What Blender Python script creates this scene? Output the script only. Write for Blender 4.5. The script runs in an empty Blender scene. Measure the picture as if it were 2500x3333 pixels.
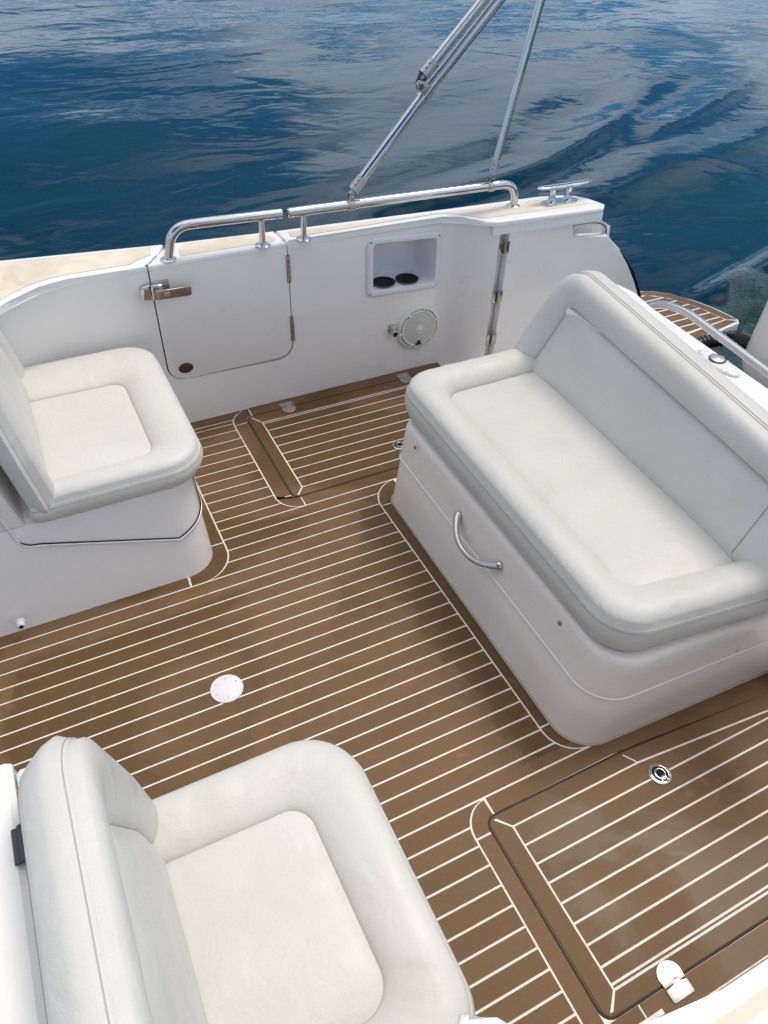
import bpy, bmesh, math, random
import numpy as np
from mathutils import Vector, Matrix
from mathutils.geometry import tessellate_polygon
random.seed(7)
C = bpy.context.scene.collection
R = math.radians
PI = math.pi

# ------------------------------------------------------------------ camera
scn = bpy.context.scene
cd = bpy.data.cameras.new('camera'); cam = bpy.data.objects.new('camera', cd); C.objects.link(cam)
yaw, pitch, roll = 0.48215, 0.74929, 0.03687
fw = Vector((math.cos(pitch)*math.sin(yaw), math.cos(pitch)*math.cos(yaw), -math.sin(pitch)))
rt = fw.cross(Vector((0, 0, 1))).normalized(); up = rt.cross(fw)
r2 = rt*math.cos(roll) + up*math.sin(roll); u2 = up*math.cos(roll) - rt*math.sin(roll)
m = Matrix((r2, u2, -fw)).transposed().to_4x4(); m.translation = Vector((0, 0, 2.0))
cam.matrix_world = m
cd.sensor_fit = 'VERTICAL'; cd.sensor_height = 36; cd.lens = 36*2400/3333
cd.clip_start = 0.05; cd.clip_end = 6000
scn.camera = cam
scn.render.resolution_x = 768; scn.render.resolution_y = 1024

# ------------------------------------------------------------------ light
SUN_EL, SUN_AZ = R(63), R(72)          # azimuth measured from +Y towards +X
w = bpy.data.worlds.new('World'); scn.world = w; w.use_nodes = True
nt = w.node_tree; N = nt.nodes; L = nt.links; N.clear()
wo = N.new('ShaderNodeOutputWorld'); bg = N.new('ShaderNodeBackground'); L.new(bg.outputs[0], wo.inputs[0])
sky = N.new('ShaderNodeTexSky'); sky.sky_type = 'NISHITA'; sky.sun_disc = False
sky.sun_elevation = SUN_EL; sky.sun_rotation = SUN_AZ; sky.air_density = 1.0; sky.dust_density = 0.2; sky.ozone_density = 2.0
tc = N.new('ShaderNodeTexCoord'); sep = N.new('ShaderNodeSeparateXYZ'); L.new(tc.outputs['Generated'], sep.inputs[0])
mx = N.new('ShaderNodeMath'); mx.operation = 'MAXIMUM'; mx.inputs[1].default_value = 0.06; L.new(sep.outputs[2], mx.inputs[0])
dv = N.new('ShaderNodeVectorMath'); dv.operation = 'DIVIDE'; L.new(tc.outputs['Generated'], dv.inputs[0])
cmb = N.new('ShaderNodeCombineXYZ')
for i in range(3): L.new(mx.outputs[0], cmb.inputs[i])
L.new(cmb.outputs[0], dv.inputs[1])
off = N.new('ShaderNodeVectorMath'); off.operation = 'ADD'; off.inputs[1].default_value = (-2.0, 4.0, 0.0); L.new(dv.outputs[0], off.inputs[0]); dv = off
cn = N.new('ShaderNodeTexNoise'); cn.inputs['Scale'].default_value = 0.62; cn.inputs['Detail'].default_value = 4
cn.inputs['Roughness'].default_value = 0.5; cn.inputs['Distortion'].default_value = 0.5
L.new(dv.outputs[0], cn.inputs['Vector'])
cr = N.new('ShaderNodeValToRGB'); cr.color_ramp.elements[0].position = 0.40; cr.color_ramp.elements[1].position = 0.56
L.new(cn.outputs['Fac'], cr.inputs[0])
cn2 = N.new('ShaderNodeTexNoise'); cn2.inputs['Scale'].default_value = 1.6; cn2.inputs['Detail'].default_value = 5
L.new(dv.outputs[0], cn2.inputs['Vector'])
ccol = N.new('ShaderNodeMix'); ccol.data_type = 'RGBA'
ccol.inputs['A'].default_value = (9.0, 8.8, 8.6, 1); ccol.inputs['B'].default_value = (14.8, 14.2, 13.4, 1)
L.new(cn2.outputs['Fac'], ccol.inputs['Factor'])
elr = N.new('ShaderNodeMapRange'); elr.inputs['From Min'].default_value = 0.35; elr.inputs['From Max'].default_value = 0.92; L.new(sep.outputs[2], elr.inputs['Value'])
clow = N.new('ShaderNodeMix'); clow.data_type = 'RGBA'; clow.inputs['A'].default_value = (6.2, 7.4, 9.2, 1)
L.new(elr.outputs[0], clow.inputs['Factor']); L.new(ccol.outputs['Result'], clow.inputs['B']); ccol = clow
mixc = N.new('ShaderNodeMix'); mixc.data_type = 'RGBA'
L.new(cr.outputs[0], mixc.inputs['Factor']); deep = N.new('ShaderNodeMix'); deep.data_type = 'RGBA'; deep.blend_type = 'MULTIPLY'; deep.inputs['Factor'].default_value = 1.0
deep.inputs['B'].default_value = (0.24, 0.58, 0.86, 1); L.new(sky.outputs[0], deep.inputs['A']); L.new(deep.outputs['Result'], mixc.inputs['A']); L.new(ccol.outputs['Result'], mixc.inputs['B'])
L.new(mixc.outputs['Result'], bg.inputs['Color']); bg.inputs['Strength'].default_value = 0.10
sd = bpy.data.lights.new('sun', 'SUN'); so = bpy.data.objects.new('sun', sd); C.objects.link(so)
sd.energy = 1.45; sd.angle = R(18); sd.color = (1.0, 0.90, 0.78)
sdir = Vector((math.sin(SUN_AZ)*math.cos(SUN_EL), math.cos(SUN_AZ)*math.cos(SUN_EL), math.sin(SUN_EL)))
so.rotation_euler = sdir.to_track_quat('Z', 'Y').to_euler(); so.location = (5, 5, 12)
scn.view_settings.view_transform = 'Standard'; scn.view_settings.look = 'None'
scn.view_settings.exposure = 0.20; scn.view_settings.gamma = 1.0; scn.view_settings.use_curve_mapping = False

# ------------------------------------------------------------------ materials
def mat(name, col, rough=0.5, metal=0.0, coat=0.0, ior=1.45):
    mt = bpy.data.materials.new(name); mt.use_nodes = True
    b = mt.node_tree.nodes['Principled BSDF']
    b.inputs['Base Color'].default_value = (*col, 1); b.inputs['Roughness'].default_value = rough
    b.inputs['Metallic'].default_value = metal; b.inputs['Coat Weight'].default_value = coat
    b.inputs['IOR'].default_value = ior
    return mt
def nd(mt, t, **kw):
    n = mt.node_tree.nodes.new(t)
    for k, v in kw.items():
        if k in n.inputs: n.inputs[k].default_value = v
        else: setattr(n, k, v)
    return n
def lk(mt, a, b): mt.node_tree.links.new(a, b)
def bsdf(mt): return mt.node_tree.nodes['Principled BSDF']
def coords(mt, scale=(1, 1, 1), kind='geo'):
    g = nd(mt, 'ShaderNodeNewGeometry').outputs['Position'] if kind == 'geo' else nd(mt, 'ShaderNodeTexCoord').outputs['Object']
    mp = nd(mt, 'ShaderNodeMapping'); mp.inputs['Scale'].default_value = scale; lk(mt, g, mp.inputs['Vector'])
    return mp.outputs[0]
def noise(mt, vec, scale, detail=4, rough=0.5, dist=0.0):
    n = nd(mt, 'ShaderNodeTexNoise'); n.inputs['Scale'].default_value = scale; n.inputs['Detail'].default_value = detail
    n.inputs['Roughness'].default_value = rough; n.inputs['Distortion'].default_value = dist; lk(mt, vec, n.inputs['Vector'])
    return n.outputs['Fac']
def ramp(mt, fac, p0, p1, c0=(0, 0, 0, 1), c1=(1, 1, 1, 1)):
    r = nd(mt, 'ShaderNodeValToRGB'); e = r.color_ramp.elements
    e[0].position = p0; e[1].position = p1; e[0].color = c0; e[1].color = c1; lk(mt, fac, r.inputs[0]); return r.outputs[0]
def mix(mt, fac, a, b):
    n = nd(mt, 'ShaderNodeMix'); n.data_type = 'RGBA'
    if hasattr(fac, 'is_output'): lk(mt, fac, n.inputs['Factor'])
    else: n.inputs['Factor'].default_value = fac
    for s, v in (('A', a), ('B', b)):
        if hasattr(v, 'is_output'): lk(mt, v, n.inputs[s])
        else: n.inputs[s].default_value = (*v, 1)
    return n.outputs['Result']
def fmath(mt, op, a, b=None):
    n = nd(mt, 'ShaderNodeMath'); n.operation = op
    for i, v in enumerate((a, b)):
        if v is None: continue
        if hasattr(v, 'is_output'): lk(mt, v, n.inputs[i])
        else: n.inputs[i].default_value = v
    return n.outputs[0]
def bump(mt, h, strength, dist, prev=None):
    b = nd(mt, 'ShaderNodeBump'); b.inputs['Strength'].default_value = strength; b.inputs['Distance'].default_value = dist
    lk(mt, h, b.inputs['Height'])
    if prev: lk(mt, prev, b.inputs['Normal'])
    return b.outputs[0]
def droplets(mt, vec, scale, thr0=0.10, thr1=0.22, mask=None):
    v = nd(mt, 'ShaderNodeTexVoronoi'); v.inputs['Scale'].default_value = scale; lk(mt, vec, v.inputs['Vector'])
    sp = nd(mt, 'ShaderNodeSeparateColor'); lk(mt, v.outputs['Color'], sp.inputs[0])
    keep = ramp(mt, sp.outputs[0], 0.55, 0.6)
    d = ramp(mt, v.outputs['Distance'], thr0, thr1, (1, 1, 1, 1), (0, 0, 0, 1))
    return fmath(mt, 'MULTIPLY', d, keep)

def gelcoat(name, col, grime=0.25):
    mt = mat(name, col, 0.32, 0, 0.45)
    v = coords(mt); b = bsdf(mt)
    big = noise(mt, v, 2.2, 5, 0.55, 0.4)
    g = ramp(mt, big, 0.30, 0.85)
    dirty = tuple(c*0.86*k for c, k in zip(col, (1.0, 0.97, 0.93)))
    c1 = mix(mt, fmath(mt, 'MULTIPLY', g, grime), col, dirty)
    fine = noise(mt, v, 60, 3)
    c2 = mix(mt, fmath(mt, 'MULTIPLY', ramp(mt, fine, 0.55, 0.8), 0.06), c1, tuple(c*0.8 for c in col))
    dr = droplets(mt, v, 95)
    dm = ramp(mt, noise(mt, v, 3.0, 2), 0.42, 0.60)
    drm = fmath(mt, 'MULTIPLY', dr, dm)
    c3 = mix(mt, fmath(mt, 'MULTIPLY', drm, 0.35), c2, (min(1, col[0]*1.12),)*3)
    lk(mt, c3, b.inputs['Base Color'])
    lk(mt, ramp(mt, noise(mt, v, 9, 4), 0.3, 0.8, (0.27,)*3+(1,), (0.36,)*3+(1,)), b.inputs['Roughness'])
    n1 = bump(mt, noise(mt, v, 6, 2), 0.25, 0.004)
    lk(mt, bump(mt, drm, 0.6, 0.0012, n1), b.inputs['Normal'])
    return mt
M_gel = gelcoat('white_gelcoat', (0.86, 0.835, 0.81))
M_gel2 = gelcoat('dull_gelcoat', (0.79, 0.735, 0.69), 0.35)
M_gelw = gelcoat('bright_gelcoat', (0.86, 0.855, 0.85), 0.1)

def make_nonskid():
    mt = mat('beige_nonskid', (0.72, 0.64, 0.52), 0.6); v = coords(mt); b = bsdf(mt)
    blot = noise(mt, v, 7, 5, 0.6, 0.8)
    c = mix(mt, ramp(mt, blot, 0.38, 0.62), (0.70, 0.60, 0.47), (0.78, 0.70, 0.58))
    st = ramp(mt, noise(mt, v, 16, 6, 0.7, 1.5), 0.6, 0.72)
    lk(mt, mix(mt, fmath(mt, 'MULTIPLY', st, 0.25), c, (0.50, 0.47, 0.36)), b.inputs['Base Color'])
    vo = nd(mt, 'ShaderNodeTexVoronoi'); vo.inputs['Scale'].default_value = 260; lk(mt, v, vo.inputs['Vector'])
    lk(mt, ramp(mt, blot, 0.35, 0.6, (0.3,)*3+(1,), (0.7,)*3+(1,)), b.inputs['Roughness'])
    lk(mt, bump(mt, vo.outputs['Distance'], 0.35, 0.0015), b.inputs['Normal']); return mt
M_nonskid = make_nonskid()

def leather(name, col):
    mt = mat(name, col, 0.5); v = coords(mt); b = bsdf(mt)
    c1 = mix(mt, ramp(mt, noise(mt, v, 4, 4), 0.35, 0.7), col, tuple(c*k for c, k in zip(col, (0.93, 0.93, 0.91))))
    sp = ramp(mt, noise(mt, v, 38, 3, 0.5), 0.74, 0.80)
    lk(mt, mix(mt, fmath(mt, 'MULTIPLY', sp, 0.12), c1, tuple(c*0.6 for c in col)), b.inputs['Base Color'])
    lk(mt, ramp(mt, noise(mt, v, 12, 3), 0.3, 0.75, (0.38,)*3+(1,), (0.58,)*3+(1,)), b.inputs['Roughness'])
    vo = nd(mt, 'ShaderNodeTexVoronoi'); vo.inputs['Scale'].default_value = 420; lk(mt, v, vo.inputs['Vector'])
    n1 = bump(mt, noise(mt, v, 9, 3, 0.5, 0.8), 0.8, 0.007)
    lk(mt, bump(mt, vo.outputs['Distance'], 0.22, 0.0012, n1), b.inputs['Normal']); return mt
M_lea = leather('ivory_vinyl', (0.675, 0.66, 0.62))
M_lea2 = leather('grey_vinyl', (0.61, 0.60, 0.565))
M_seam = mat('seam_thread', (0.44, 0.43, 0.40), 0.7)
M_seam2 = mat('seam_thread_dark', (0.34, 0.34, 0.325), 0.7)

def make_teak():
    mt = mat('synthetic_teak', (0.17, 0.095, 0.05), 0.5); b = bsdf(mt)
    v = coords(mt); vs = coords(mt, (2.5, 60, 1))
    oi = nd(mt, 'ShaderNodeObjectInfo')
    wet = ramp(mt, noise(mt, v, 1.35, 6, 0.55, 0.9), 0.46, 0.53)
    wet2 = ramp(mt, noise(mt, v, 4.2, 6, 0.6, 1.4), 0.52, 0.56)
    wet_and_band = fmath(mt, 'MAXIMUM', wet, fmath(mt, 'MULTIPLY', wet2, 0.35))
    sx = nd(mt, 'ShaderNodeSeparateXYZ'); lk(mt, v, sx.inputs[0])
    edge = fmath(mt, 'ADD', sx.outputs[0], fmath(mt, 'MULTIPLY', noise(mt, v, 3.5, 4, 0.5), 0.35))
    settee_band = fmath(mt, 'MULTIPLY', ramp(mt, fmath(mt, 'SUBTRACT', edge, 0.30), 0.745, 0.765), fmath(mt, 'LESS_THAN', sx.outputs[0], 1.25))  # darker, smoother band along the settee front with a noisy edge
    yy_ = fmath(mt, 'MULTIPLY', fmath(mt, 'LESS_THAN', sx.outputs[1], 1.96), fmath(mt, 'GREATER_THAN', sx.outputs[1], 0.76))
    wet_and_band = fmath(mt, 'MAXIMUM', wet_and_band, fmath(mt, 'MULTIPLY', settee_band, yy_))
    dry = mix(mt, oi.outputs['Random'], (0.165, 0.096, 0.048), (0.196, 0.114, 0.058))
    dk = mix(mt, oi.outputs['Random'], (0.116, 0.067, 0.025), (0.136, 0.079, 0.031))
    c1 = mix(mt, wet_and_band, dry, dk)
    gr = noise(mt, vs, 7, 5, 0.7)
    c2 = mix(mt, fmath(mt, 'MULTIPLY', ramp(mt, gr, 0.4, 0.75), 0.35), c1, (0.105, 0.060, 0.034))
    st = ramp(mt, noise(mt, v, 26, 5, 0.65, 0.8), 0.68, 0.74)
    c3 = mix(mt, fmath(mt, 'MULTIPLY', st, 0.35), c2, (0.06, 0.034, 0.02))
    pt = ramp(mt, noise(mt, v, 6.5, 5, 0.6, 1.0), 0.66, 0.70)
    c4 = mix(mt, fmath(mt, 'MULTIPLY', pt, 0.22), c3, (0.30, 0.20, 0.14))
    lk(mt, c4, b.inputs['Base Color']); b.inputs['Specular IOR Level'].default_value = 0.24
    lk(mt, fmath(mt, 'SUBTRACT', 0.58, fmath(mt, 'MULTIPLY', wet_and_band, 0.24)), b.inputs['Roughness'])
    n1 = bump(mt, gr, 0.25, 0.0008)
    n2 = bump(mt, noise(mt, v, 90, 3), 0.12, 0.001, n1)
    lk(mt, bump(mt, wet_and_band, 0.25, 0.0015, n2), b.inputs['Normal'])
    return mt
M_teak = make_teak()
def make_caulk():
    mt = mat('white_caulk', (0.70, 0.67, 0.60), 0.5); v = coords(mt)
    g = ramp(mt, noise(mt, v, 22, 4, 0.7), 0.50, 0.66)
    a = ramp(mt, noise(mt, v, 1.6, 3, 0.5), 0.45, 0.60)
    lk(mt, mix(mt, fmath(mt, 'MULTIPLY', fmath(mt, 'MULTIPLY', g, a), 0.65), (0.82, 0.79, 0.73), (0.36, 0.31, 0.27)), bsdf(mt).inputs['Base Color'])
    return mt
M_caulk = make_caulk()
M_groove = mat('dark_groove_rubber', (0.030, 0.018, 0.012), 0.7)  # dark rubber of the gasket in the hatch groove
M_teakdk = mat('teak_edge', (0.10, 0.055, 0.032), 0.5)
def make_steel(name, col, rough):
    mt = mat(name, col, rough, 1.0); v = coords(mt)
    lk(mt, ramp(mt, noise(mt, v, 40, 4), 0.4, 0.8, (rough*0.7,)*3+(1,), (min(0.6, rough*1.8),)*3+(1,)), bsdf(mt).inputs['Roughness'])
    lk(mt, bump(mt, droplets(mt, v, 210), 0.5, 0.001), bsdf(mt).inputs['Normal']); return mt
M_steel = make_steel('polished_steel', (0.60, 0.59, 0.58), 0.045)
M_steel2 = make_steel('tarnished_steel', (0.42, 0.38, 0.35), 0.22)
M_sat = make_steel('satin_steel', (0.52, 0.50, 0.49), 0.5)
M_black = mat('black_rubber', (0.012, 0.012, 0.013), 0.55)
M_void = mat('black_void', (0.004, 0.004, 0.005), 0.8)
M_navy = mat('navy_hull_paint', (0.010, 0.045, 0.14), 0.15, 0, 0.5)
M_plast = mat('off_white_plastic', (0.74, 0.73, 0.68), 0.45)
M_cup = mat('white_moulded_plastic', (0.74, 0.74, 0.77), 0.3)
M_hose = mat('black_rigging_hose', (0.01, 0.01, 0.012), 0.4)
M_eng = gelcoat('pearl_engine_paint', (0.74, 0.73, 0.70), 0.2)
M_grey = mat('grey_bracket', (0.06, 0.06, 0.065), 0.5)
M_grime = mat('grimy_edge', (0.20, 0.15, 0.13), 0.7)
M_bronze = mat('brown_bronze', (0.13, 0.085, 0.055), 0.35, 0.8)

def make_water():
    mt = mat('sea_water', (0.004, 0.030, 0.040), 0.02, 0, 0, 1.33); v = coords(mt); b = bsdf(mt)
    c = mix(mt, ramp(mt, noise(mt, v, 0.35, 3), 0.35, 0.65), (0.0010, 0.016, 0.027), (0.0022, 0.026, 0.025))
    lk(mt, c, b.inputs['Base Color'])
    at = nd(mt, 'ShaderNodeAttribute'); at.attribute_name = 'churn'
    ch = at.outputs['Fac']
    vm = coords(mt, (1.0, 1.5, 1))
    r1 = noise(mt, vm, 0.9, 2, 0.4, 1.2)
    r2 = noise(mt, vm, 3.2, 2, 0.4, 1.0)
    r3 = noise(mt, vm, 13, 2, 0.5)
    n1 = bump(mt, r1, 0.40, 0.026)
    n2 = bump(mt, r2, 0.20, 0.012, n1)
    n3 = bump(mt, r3, 0.05, 0.005, n2)
    c4 = fmath(mt, 'MULTIPLY', noise(mt, v, 28, 5, 0.7, 1.0), ch)
    n4 = bump(mt, c4, 0.9, 0.05, n3)
    lk(mt, n4, b.inputs['Normal'])
    fo = fmath(mt, 'MULTIPLY', ramp(mt, noise(mt, v, 45, 4, 0.7), 0.62, 0.72), ch)
    lk(mt, mix(mt, fmath(mt, 'MULTIPLY', fo, 0.25), mix(mt, ch, c, (0.008, 0.05, 0.045)), (0.5, 0.6, 0.6)), b.inputs['Base Color'])
    return mt
M_water = make_water()

# ------------------------------------------------------------------ helpers
def finish(name, me, mt, parent=None, smooth=35, label=None):
    if smooth: 
        for p in me.polygons: p.use_smooth = True
        me.set_sharp_from_angle(angle=R(smooth))
    o = bpy.data.objects.new(name, me); C.objects.link(o)
    if mt: me.materials.append(mt)
    if parent: o.parent = parent
    if label: o['label'] = label
    return o
def from_bm(name, bm, mt, parent=None, smooth=35, **k):
    bmesh.ops.recalc_face_normals(bm, faces=bm.faces)
    me = bpy.data.meshes.new(name); bm.to_mesh(me); bm.free(); return finish(name, me, mt, parent, smooth, **k)
def from_py(name, vs, fs, mt, parent=None, smooth=35, fix=True, **k):
    bm = bmesh.new(); bv = [bm.verts.new(v) for v in vs]
    for f in fs:
        try: bm.faces.new([bv[i] for i in f])
        except ValueError: pass
    bmesh.ops.remove_doubles(bm, verts=bm.verts, dist=1e-5)
    return from_bm(name, bm, mt, parent, smooth, **k)
def thing(name, label, cat, loc=(0, 0, 0), group=None):
    o = bpy.data.objects.new(name, None); C.objects.link(o); o.location = loc; o.empty_display_size = 0.05
    o['label'] = label; o['category'] = cat
    if group: o['group'] = group
    bpy.context.view_layer.update()
    return o
def keep(o):                      # world-space mesh parented to a placed empty
    p = o.parent
    if p: o.location = -Vector(root_loc(p))
    return o
def root_loc(p):
    l = Vector(p.location)
    while p.parent: p = p.parent; l += Vector(p.location)
    return l
def tag(o, label=None, cat=None, group=None, kind=None):
    for k, v in (('label', label), ('category', cat), ('group', group), ('kind', kind)):
        if v: o[k] = v
    return o
def P(o, parent):                 # parent a world-space object to a placed thing
    o.parent = parent; o.location = -root_loc(parent); return o
def bmbox(bm, c, s, bev=0.0, seg=2, rot=None):
    r = bmesh.ops.create_cube(bm, size=1.0); vs = r['verts']
    bmesh.ops.scale(bm, vec=s, verts=vs)
    if bev:
        es = list({e for v in vs for e in v.link_edges})
        rr = bmesh.ops.bevel(bm, geom=es, offset=bev, segments=seg, affect='EDGES', profile=0.5)
        vs = list({v for v in rr['verts']} | {v for v in vs if v.is_valid})
    if rot is not None: bmesh.ops.rotate(bm, cent=(0, 0, 0), matrix=rot, verts=vs)
    bmesh.ops.translate(bm, vec=c, verts=vs)
def box(name, c, s, mt, parent, bev=0.002, rot=None, seg=2, **k):
    bm = bmesh.new(); bmbox(bm, c, s, bev, seg, rot); o = from_bm(name, bm, mt, None, **k)
    return P(o, parent) if parent else o
def prism_bm(bm, pts, z0, z1, bev=0.0, seg=2, axis='z', hole=None):
    """polygon pts in (a,b) extruded along an axis; z: (a,b)->(x,y); y: (a,b)->(x,z)"""
    f = (lambda a, b, h: (a, b, h)) if axis == 'z' else (lambda a, b, h: (a, h, b))
    lo = [bm.verts.new(f(a, b, z0)) for a, b in pts]; hi = [bm.verts.new(f(a, b, z1)) for a, b in pts]
    n = len(pts); fs = []
    fs.append(bm.faces.new(lo)); fs.append(bm.faces.new(hi))
    for i in range(n): fs.append(bm.faces.new((lo[i], lo[(i+1) % n], hi[(i+1) % n], hi[i])))
    if bev:
        es = list(set(list(fs[0].edges) + list(fs[1].edges)))
        bmesh.ops.bevel(bm, geom=es, offset=bev, segments=seg, affect='EDGES', profile=0.5)
def prism(name, pts, z0, z1, mt, parent, bev=0.002, axis='z', seg=2, **k):
    bm = bmesh.new(); prism_bm(bm, pts, z0, z1, bev, seg, axis); o = from_bm(name, bm, mt, None, **k)
    return P(o, parent) if parent else o
def rpoly(cs, ns=6, nc=7):
    """cs = [(x,y,r)] -> closed rounded polygon with a fixed number of points per corner and side"""
    n = len(cs); arcs = []
    for i in range(n):
        p = Vector(cs[i][:2]); a = Vector(cs[i-1][:2]); b = Vector(cs[(i+1) % n][:2]); r = max(cs[i][2], 1e-4)
        d1 = (a-p).normalized(); d2 = (b-p).normalized()
        ang = d1.angle(d2); t = r/math.tan(ang/2)
        c = p + (d1+d2).normalized()*(r/math.sin(ang/2))
        s = p+d1*t; e = p+d2*t
        a0 = math.atan2(s.y-c.y, s.x-c.x); a1 = math.atan2(e.y-c.y, e.x-c.x)
        da = (a1-a0+PI) % (2*PI) - PI
        arcs.append([(c.x+r*math.cos(a0+da*k/nc), c.y+r*math.sin(a0+da*k/nc)) for k in range(nc+1)])
    out = []
    for i in range(n):
        out += arcs[i]
        s = Vector(arcs[i][-1]); e = Vector(arcs[(i+1) % n][0])
        for k in range(1, ns): out.append(tuple(s.lerp(e, k/ns)))
    return out
def tube_geo(path, r, n=12, closed=False):
    path = [Vector(p) for p in path]; m_ = len(path); vs = []; fs = []
    rr = r if isinstance(r, (list, tuple)) else [r]*m_
    t0 = (path[1]-path[0]).normalized()
    nrm = t0.orthogonal().normalized()
    for i, p in enumerate(path):
        if closed: t = (path[(i+1) % m_]-path[i-1]).normalized()
        else: t = (path[min(i+1, m_-1)]-path[max(i-1, 0)]).normalized()
        nrm = (nrm - t*nrm.dot(t)).normalized(); bn = t.cross(nrm)
        for k in range(n):
            a = 2*PI*k/n; vs.append(p + (nrm*math.cos(a)+bn*math.sin(a))*rr[i])
    for i in range(m_ if closed else m_-1):
        j = (i+1) % m_
        for k in range(n):
            l = (k+1) % n; fs.append((i*n+k, i*n+l, j*n+l, j*n+k))
    if not closed:
        fs.append(tuple(range(n-1, -1, -1))); fs.append(tuple((m_-1)*n+k for k in range(n)))
    return vs, fs
def tube(name, path, r, mt, parent=None, n=12, closed=False, smooth=50, **k):
    vs, fs = tube_geo(path, r, n, closed); o = from_py(name, vs, fs, mt, None, smooth, **k)
    return P(o, parent) if parent else o
def round_path(pts, rad, k=6):
    out = [Vector(pts[0])]
    for i in range(1, len(pts)-1):
        p = Vector(pts[i]); a = Vector(pts[i-1]); b = Vector(pts[i+1]); r_ = rad[i-1] if isinstance(rad, (list, tuple)) else rad
        s = p+(a-p).normalized()*r_; e = p+(b-p).normalized()*r_
        for j in range(k+1):
            t = j/k; out.append(s*(1-t)**2 + p*2*t*(1-t) + e*t*t)
    out.append(Vector(pts[-1])); return out
def lathe(name, prof, c, mt, parent, axis=(0, 0, 1), n=24, smooth=40, **k):
    """prof = [(r,h)] revolved about axis through c"""
    q = Vector(axis).to_track_quat('Z', 'Y'); c = Vector(c); vs = []; fs = []
    for r_, h in prof:
        for i in range(n):
            a = 2*PI*i/n; vs.append(c + q @ Vector((r_*math.cos(a), r_*math.sin(a), h)))
    m_ = len(prof)
    for j in range(m_-1):
        for i in range(n):
            l = (i+1) % n; fs.append((j*n+i, j*n+l, (j+1)*n+l, (j+1)*n+i))
    if prof[0][0] > 1e-4: fs.append(tuple(range(n)))
    if prof[-1][0] > 1e-4: fs.append(tuple((m_-1)*n+i for i in range(n)))
    o = from_py(name, vs, fs, mt, None, smooth, **k)
    return P(o, parent) if parent else o
def rings(name, rs, mt, parent=None, cap0=True, cap1=True, smooth=40, closed=True, **k):
    """list of equal-length rings of 3D points"""
    n = len(rs[0]); vs = [v for r_ in rs for v in r_]; fs = []
    for j in range(len(rs)-1):
        for i in range(n if closed else n-1):
            l = (i+1) % n; fs.append((j*n+i, j*n+l, (j+1)*n+l, (j+1)*n+i))
    if cap0: fs.append(tuple(range(n)))
    if cap1: fs.append(tuple((len(rs)-1)*n+i for i in range(n)))
    o = from_py(name, vs, fs, mt, None, smooth, **k)
    return P(o, parent) if parent else o
def normals2(pts):
    n = len(pts); out = []
    area = sum(pts[i][0]*pts[(i+1) % n][1]-pts[(i+1) % n][0]*pts[i][1] for i in range(n))
    s = 1 if area > 0 else -1
    for i in range(n):
        k = 1
        a = pts[i-k]; b = pts[(i+k) % n]; dx, dy = b[0]-a[0], b[1]-a[1]; l = math.hypot(dx, dy) or 1
        out.append((s*dy/l, -s*dx/l))
    return out
def offset(pts, d):
    return [(p[0]+n[0]*d, p[1]+n[1]*d) for p, n in zip(pts, normals2(pts))]

def cushion(name, outer, inner, T, M, mt, parent, crown=0.032, sink=0.004, panel=0.018, under=0.018, wrinkles=(), seed=0, back_open=None, thread=M_seam, top_tight=False, belly=1.0):
    """bolstered cushion: outer seam outline at w=0, inner panel outline, T = boxing depth; M maps (u,v,w) to world"""
    n = len(outer); no = normals2(outer); rnd = random.Random(seed)
    per = [0.0]
    for i in range(1, n): per.append(per[-1]+math.dist(outer[i], outer[i-1]))
    rs = []
    def ring(fn): rs.append([M(*fn(i)) for i in range(n)])
    for e, wv in ((-under-0.012, -T), (-under, -T+0.003), (-under*0.40, -T+0.014), (0.006*belly, -T*0.55), (0.0095*belly, -T*0.3), (0.004, -0.010), (0.0025, -0.0035), (0.0, -0.0045), (-0.002, -0.002)):
        ring(lambda i: (outer[i][0]+no[i][0]*e, outer[i][1]+no[i][1]*e, wv))
    fsamp = [0.03, 0.07, 0.13, 0.2, 0.28, 0.36, 0.44, 0.52, 0.6, 0.68, 0.75, 0.82, 0.88, 0.93, 0.965, 0.985, 1.0]
    for f in fsamp:
        def fn(i):
            o_, p_ = outer[i], inner[i]; u = o_[0]+(p_[0]-o_[0])*f; v = o_[1]+(p_[1]-o_[1])*f
            width = math.dist(o_, p_); k = min(1.0, width/0.08)
            h = crown*k*(math.sin(PI*min(1, f**0.72))**0.6 if f < 1 else 0)
            h += (-sink)*f**8
            for (tc, sp, lam, am) in wrinkles:
                t = per[i]-tc
                g = math.exp(-(t/sp)**2)
                h += am*g*math.sin(2*PI*t/lam + 1.3*math.sin(t*23+f*4))*math.sin(PI*f)**1.3
            return (u, v, h)
        ring(fn)
    cu = sum(p[0] for p in inner)/n; cv = sum(p[1] for p in inner)/n
    wsp = -sink
    for g in (0.985, 0.96, 0.92, 0.86, 0.75, 0.6, 0.4, 0.2, 0.04):
        d = 1-g
        h = wsp + (panel+sink)*(1-math.exp(-d*9))
        ring(lambda i: (cu+(inner[i][0]-cu)*g, cv+(inner[i][1]-cv)*g, h))
    o = rings(name, rs, mt, parent, smooth=60)
    # double stitched welt along the seam and thin line round the panel
    vs, fs = [], []
    for e, wv in ((0.0045, -0.011), (-0.007, 0.0050 if not top_tight else 0.003)):
        path = [M(outer[i][0]+no[i][0]*e, outer[i][1]+no[i][1]*e, wv) for i in range(n)]
        a, b = tube_geo(path, 0.0015, 5, True); k = len(vs); vs += a; fs += [tuple(x+k for x in q) for q in b]
    st = from_py('seam_stitching', vs, fs, thread, None, 60); st.parent = o
    path = [M(p[0], p[1], wsp+0.0007) for p in inner]
    a, b = tube_geo(path, 0.0013, 5, True)
    s2 = from_py('panel_seam', a, b, thread, None, 60); s2.parent = o
    return o

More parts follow.
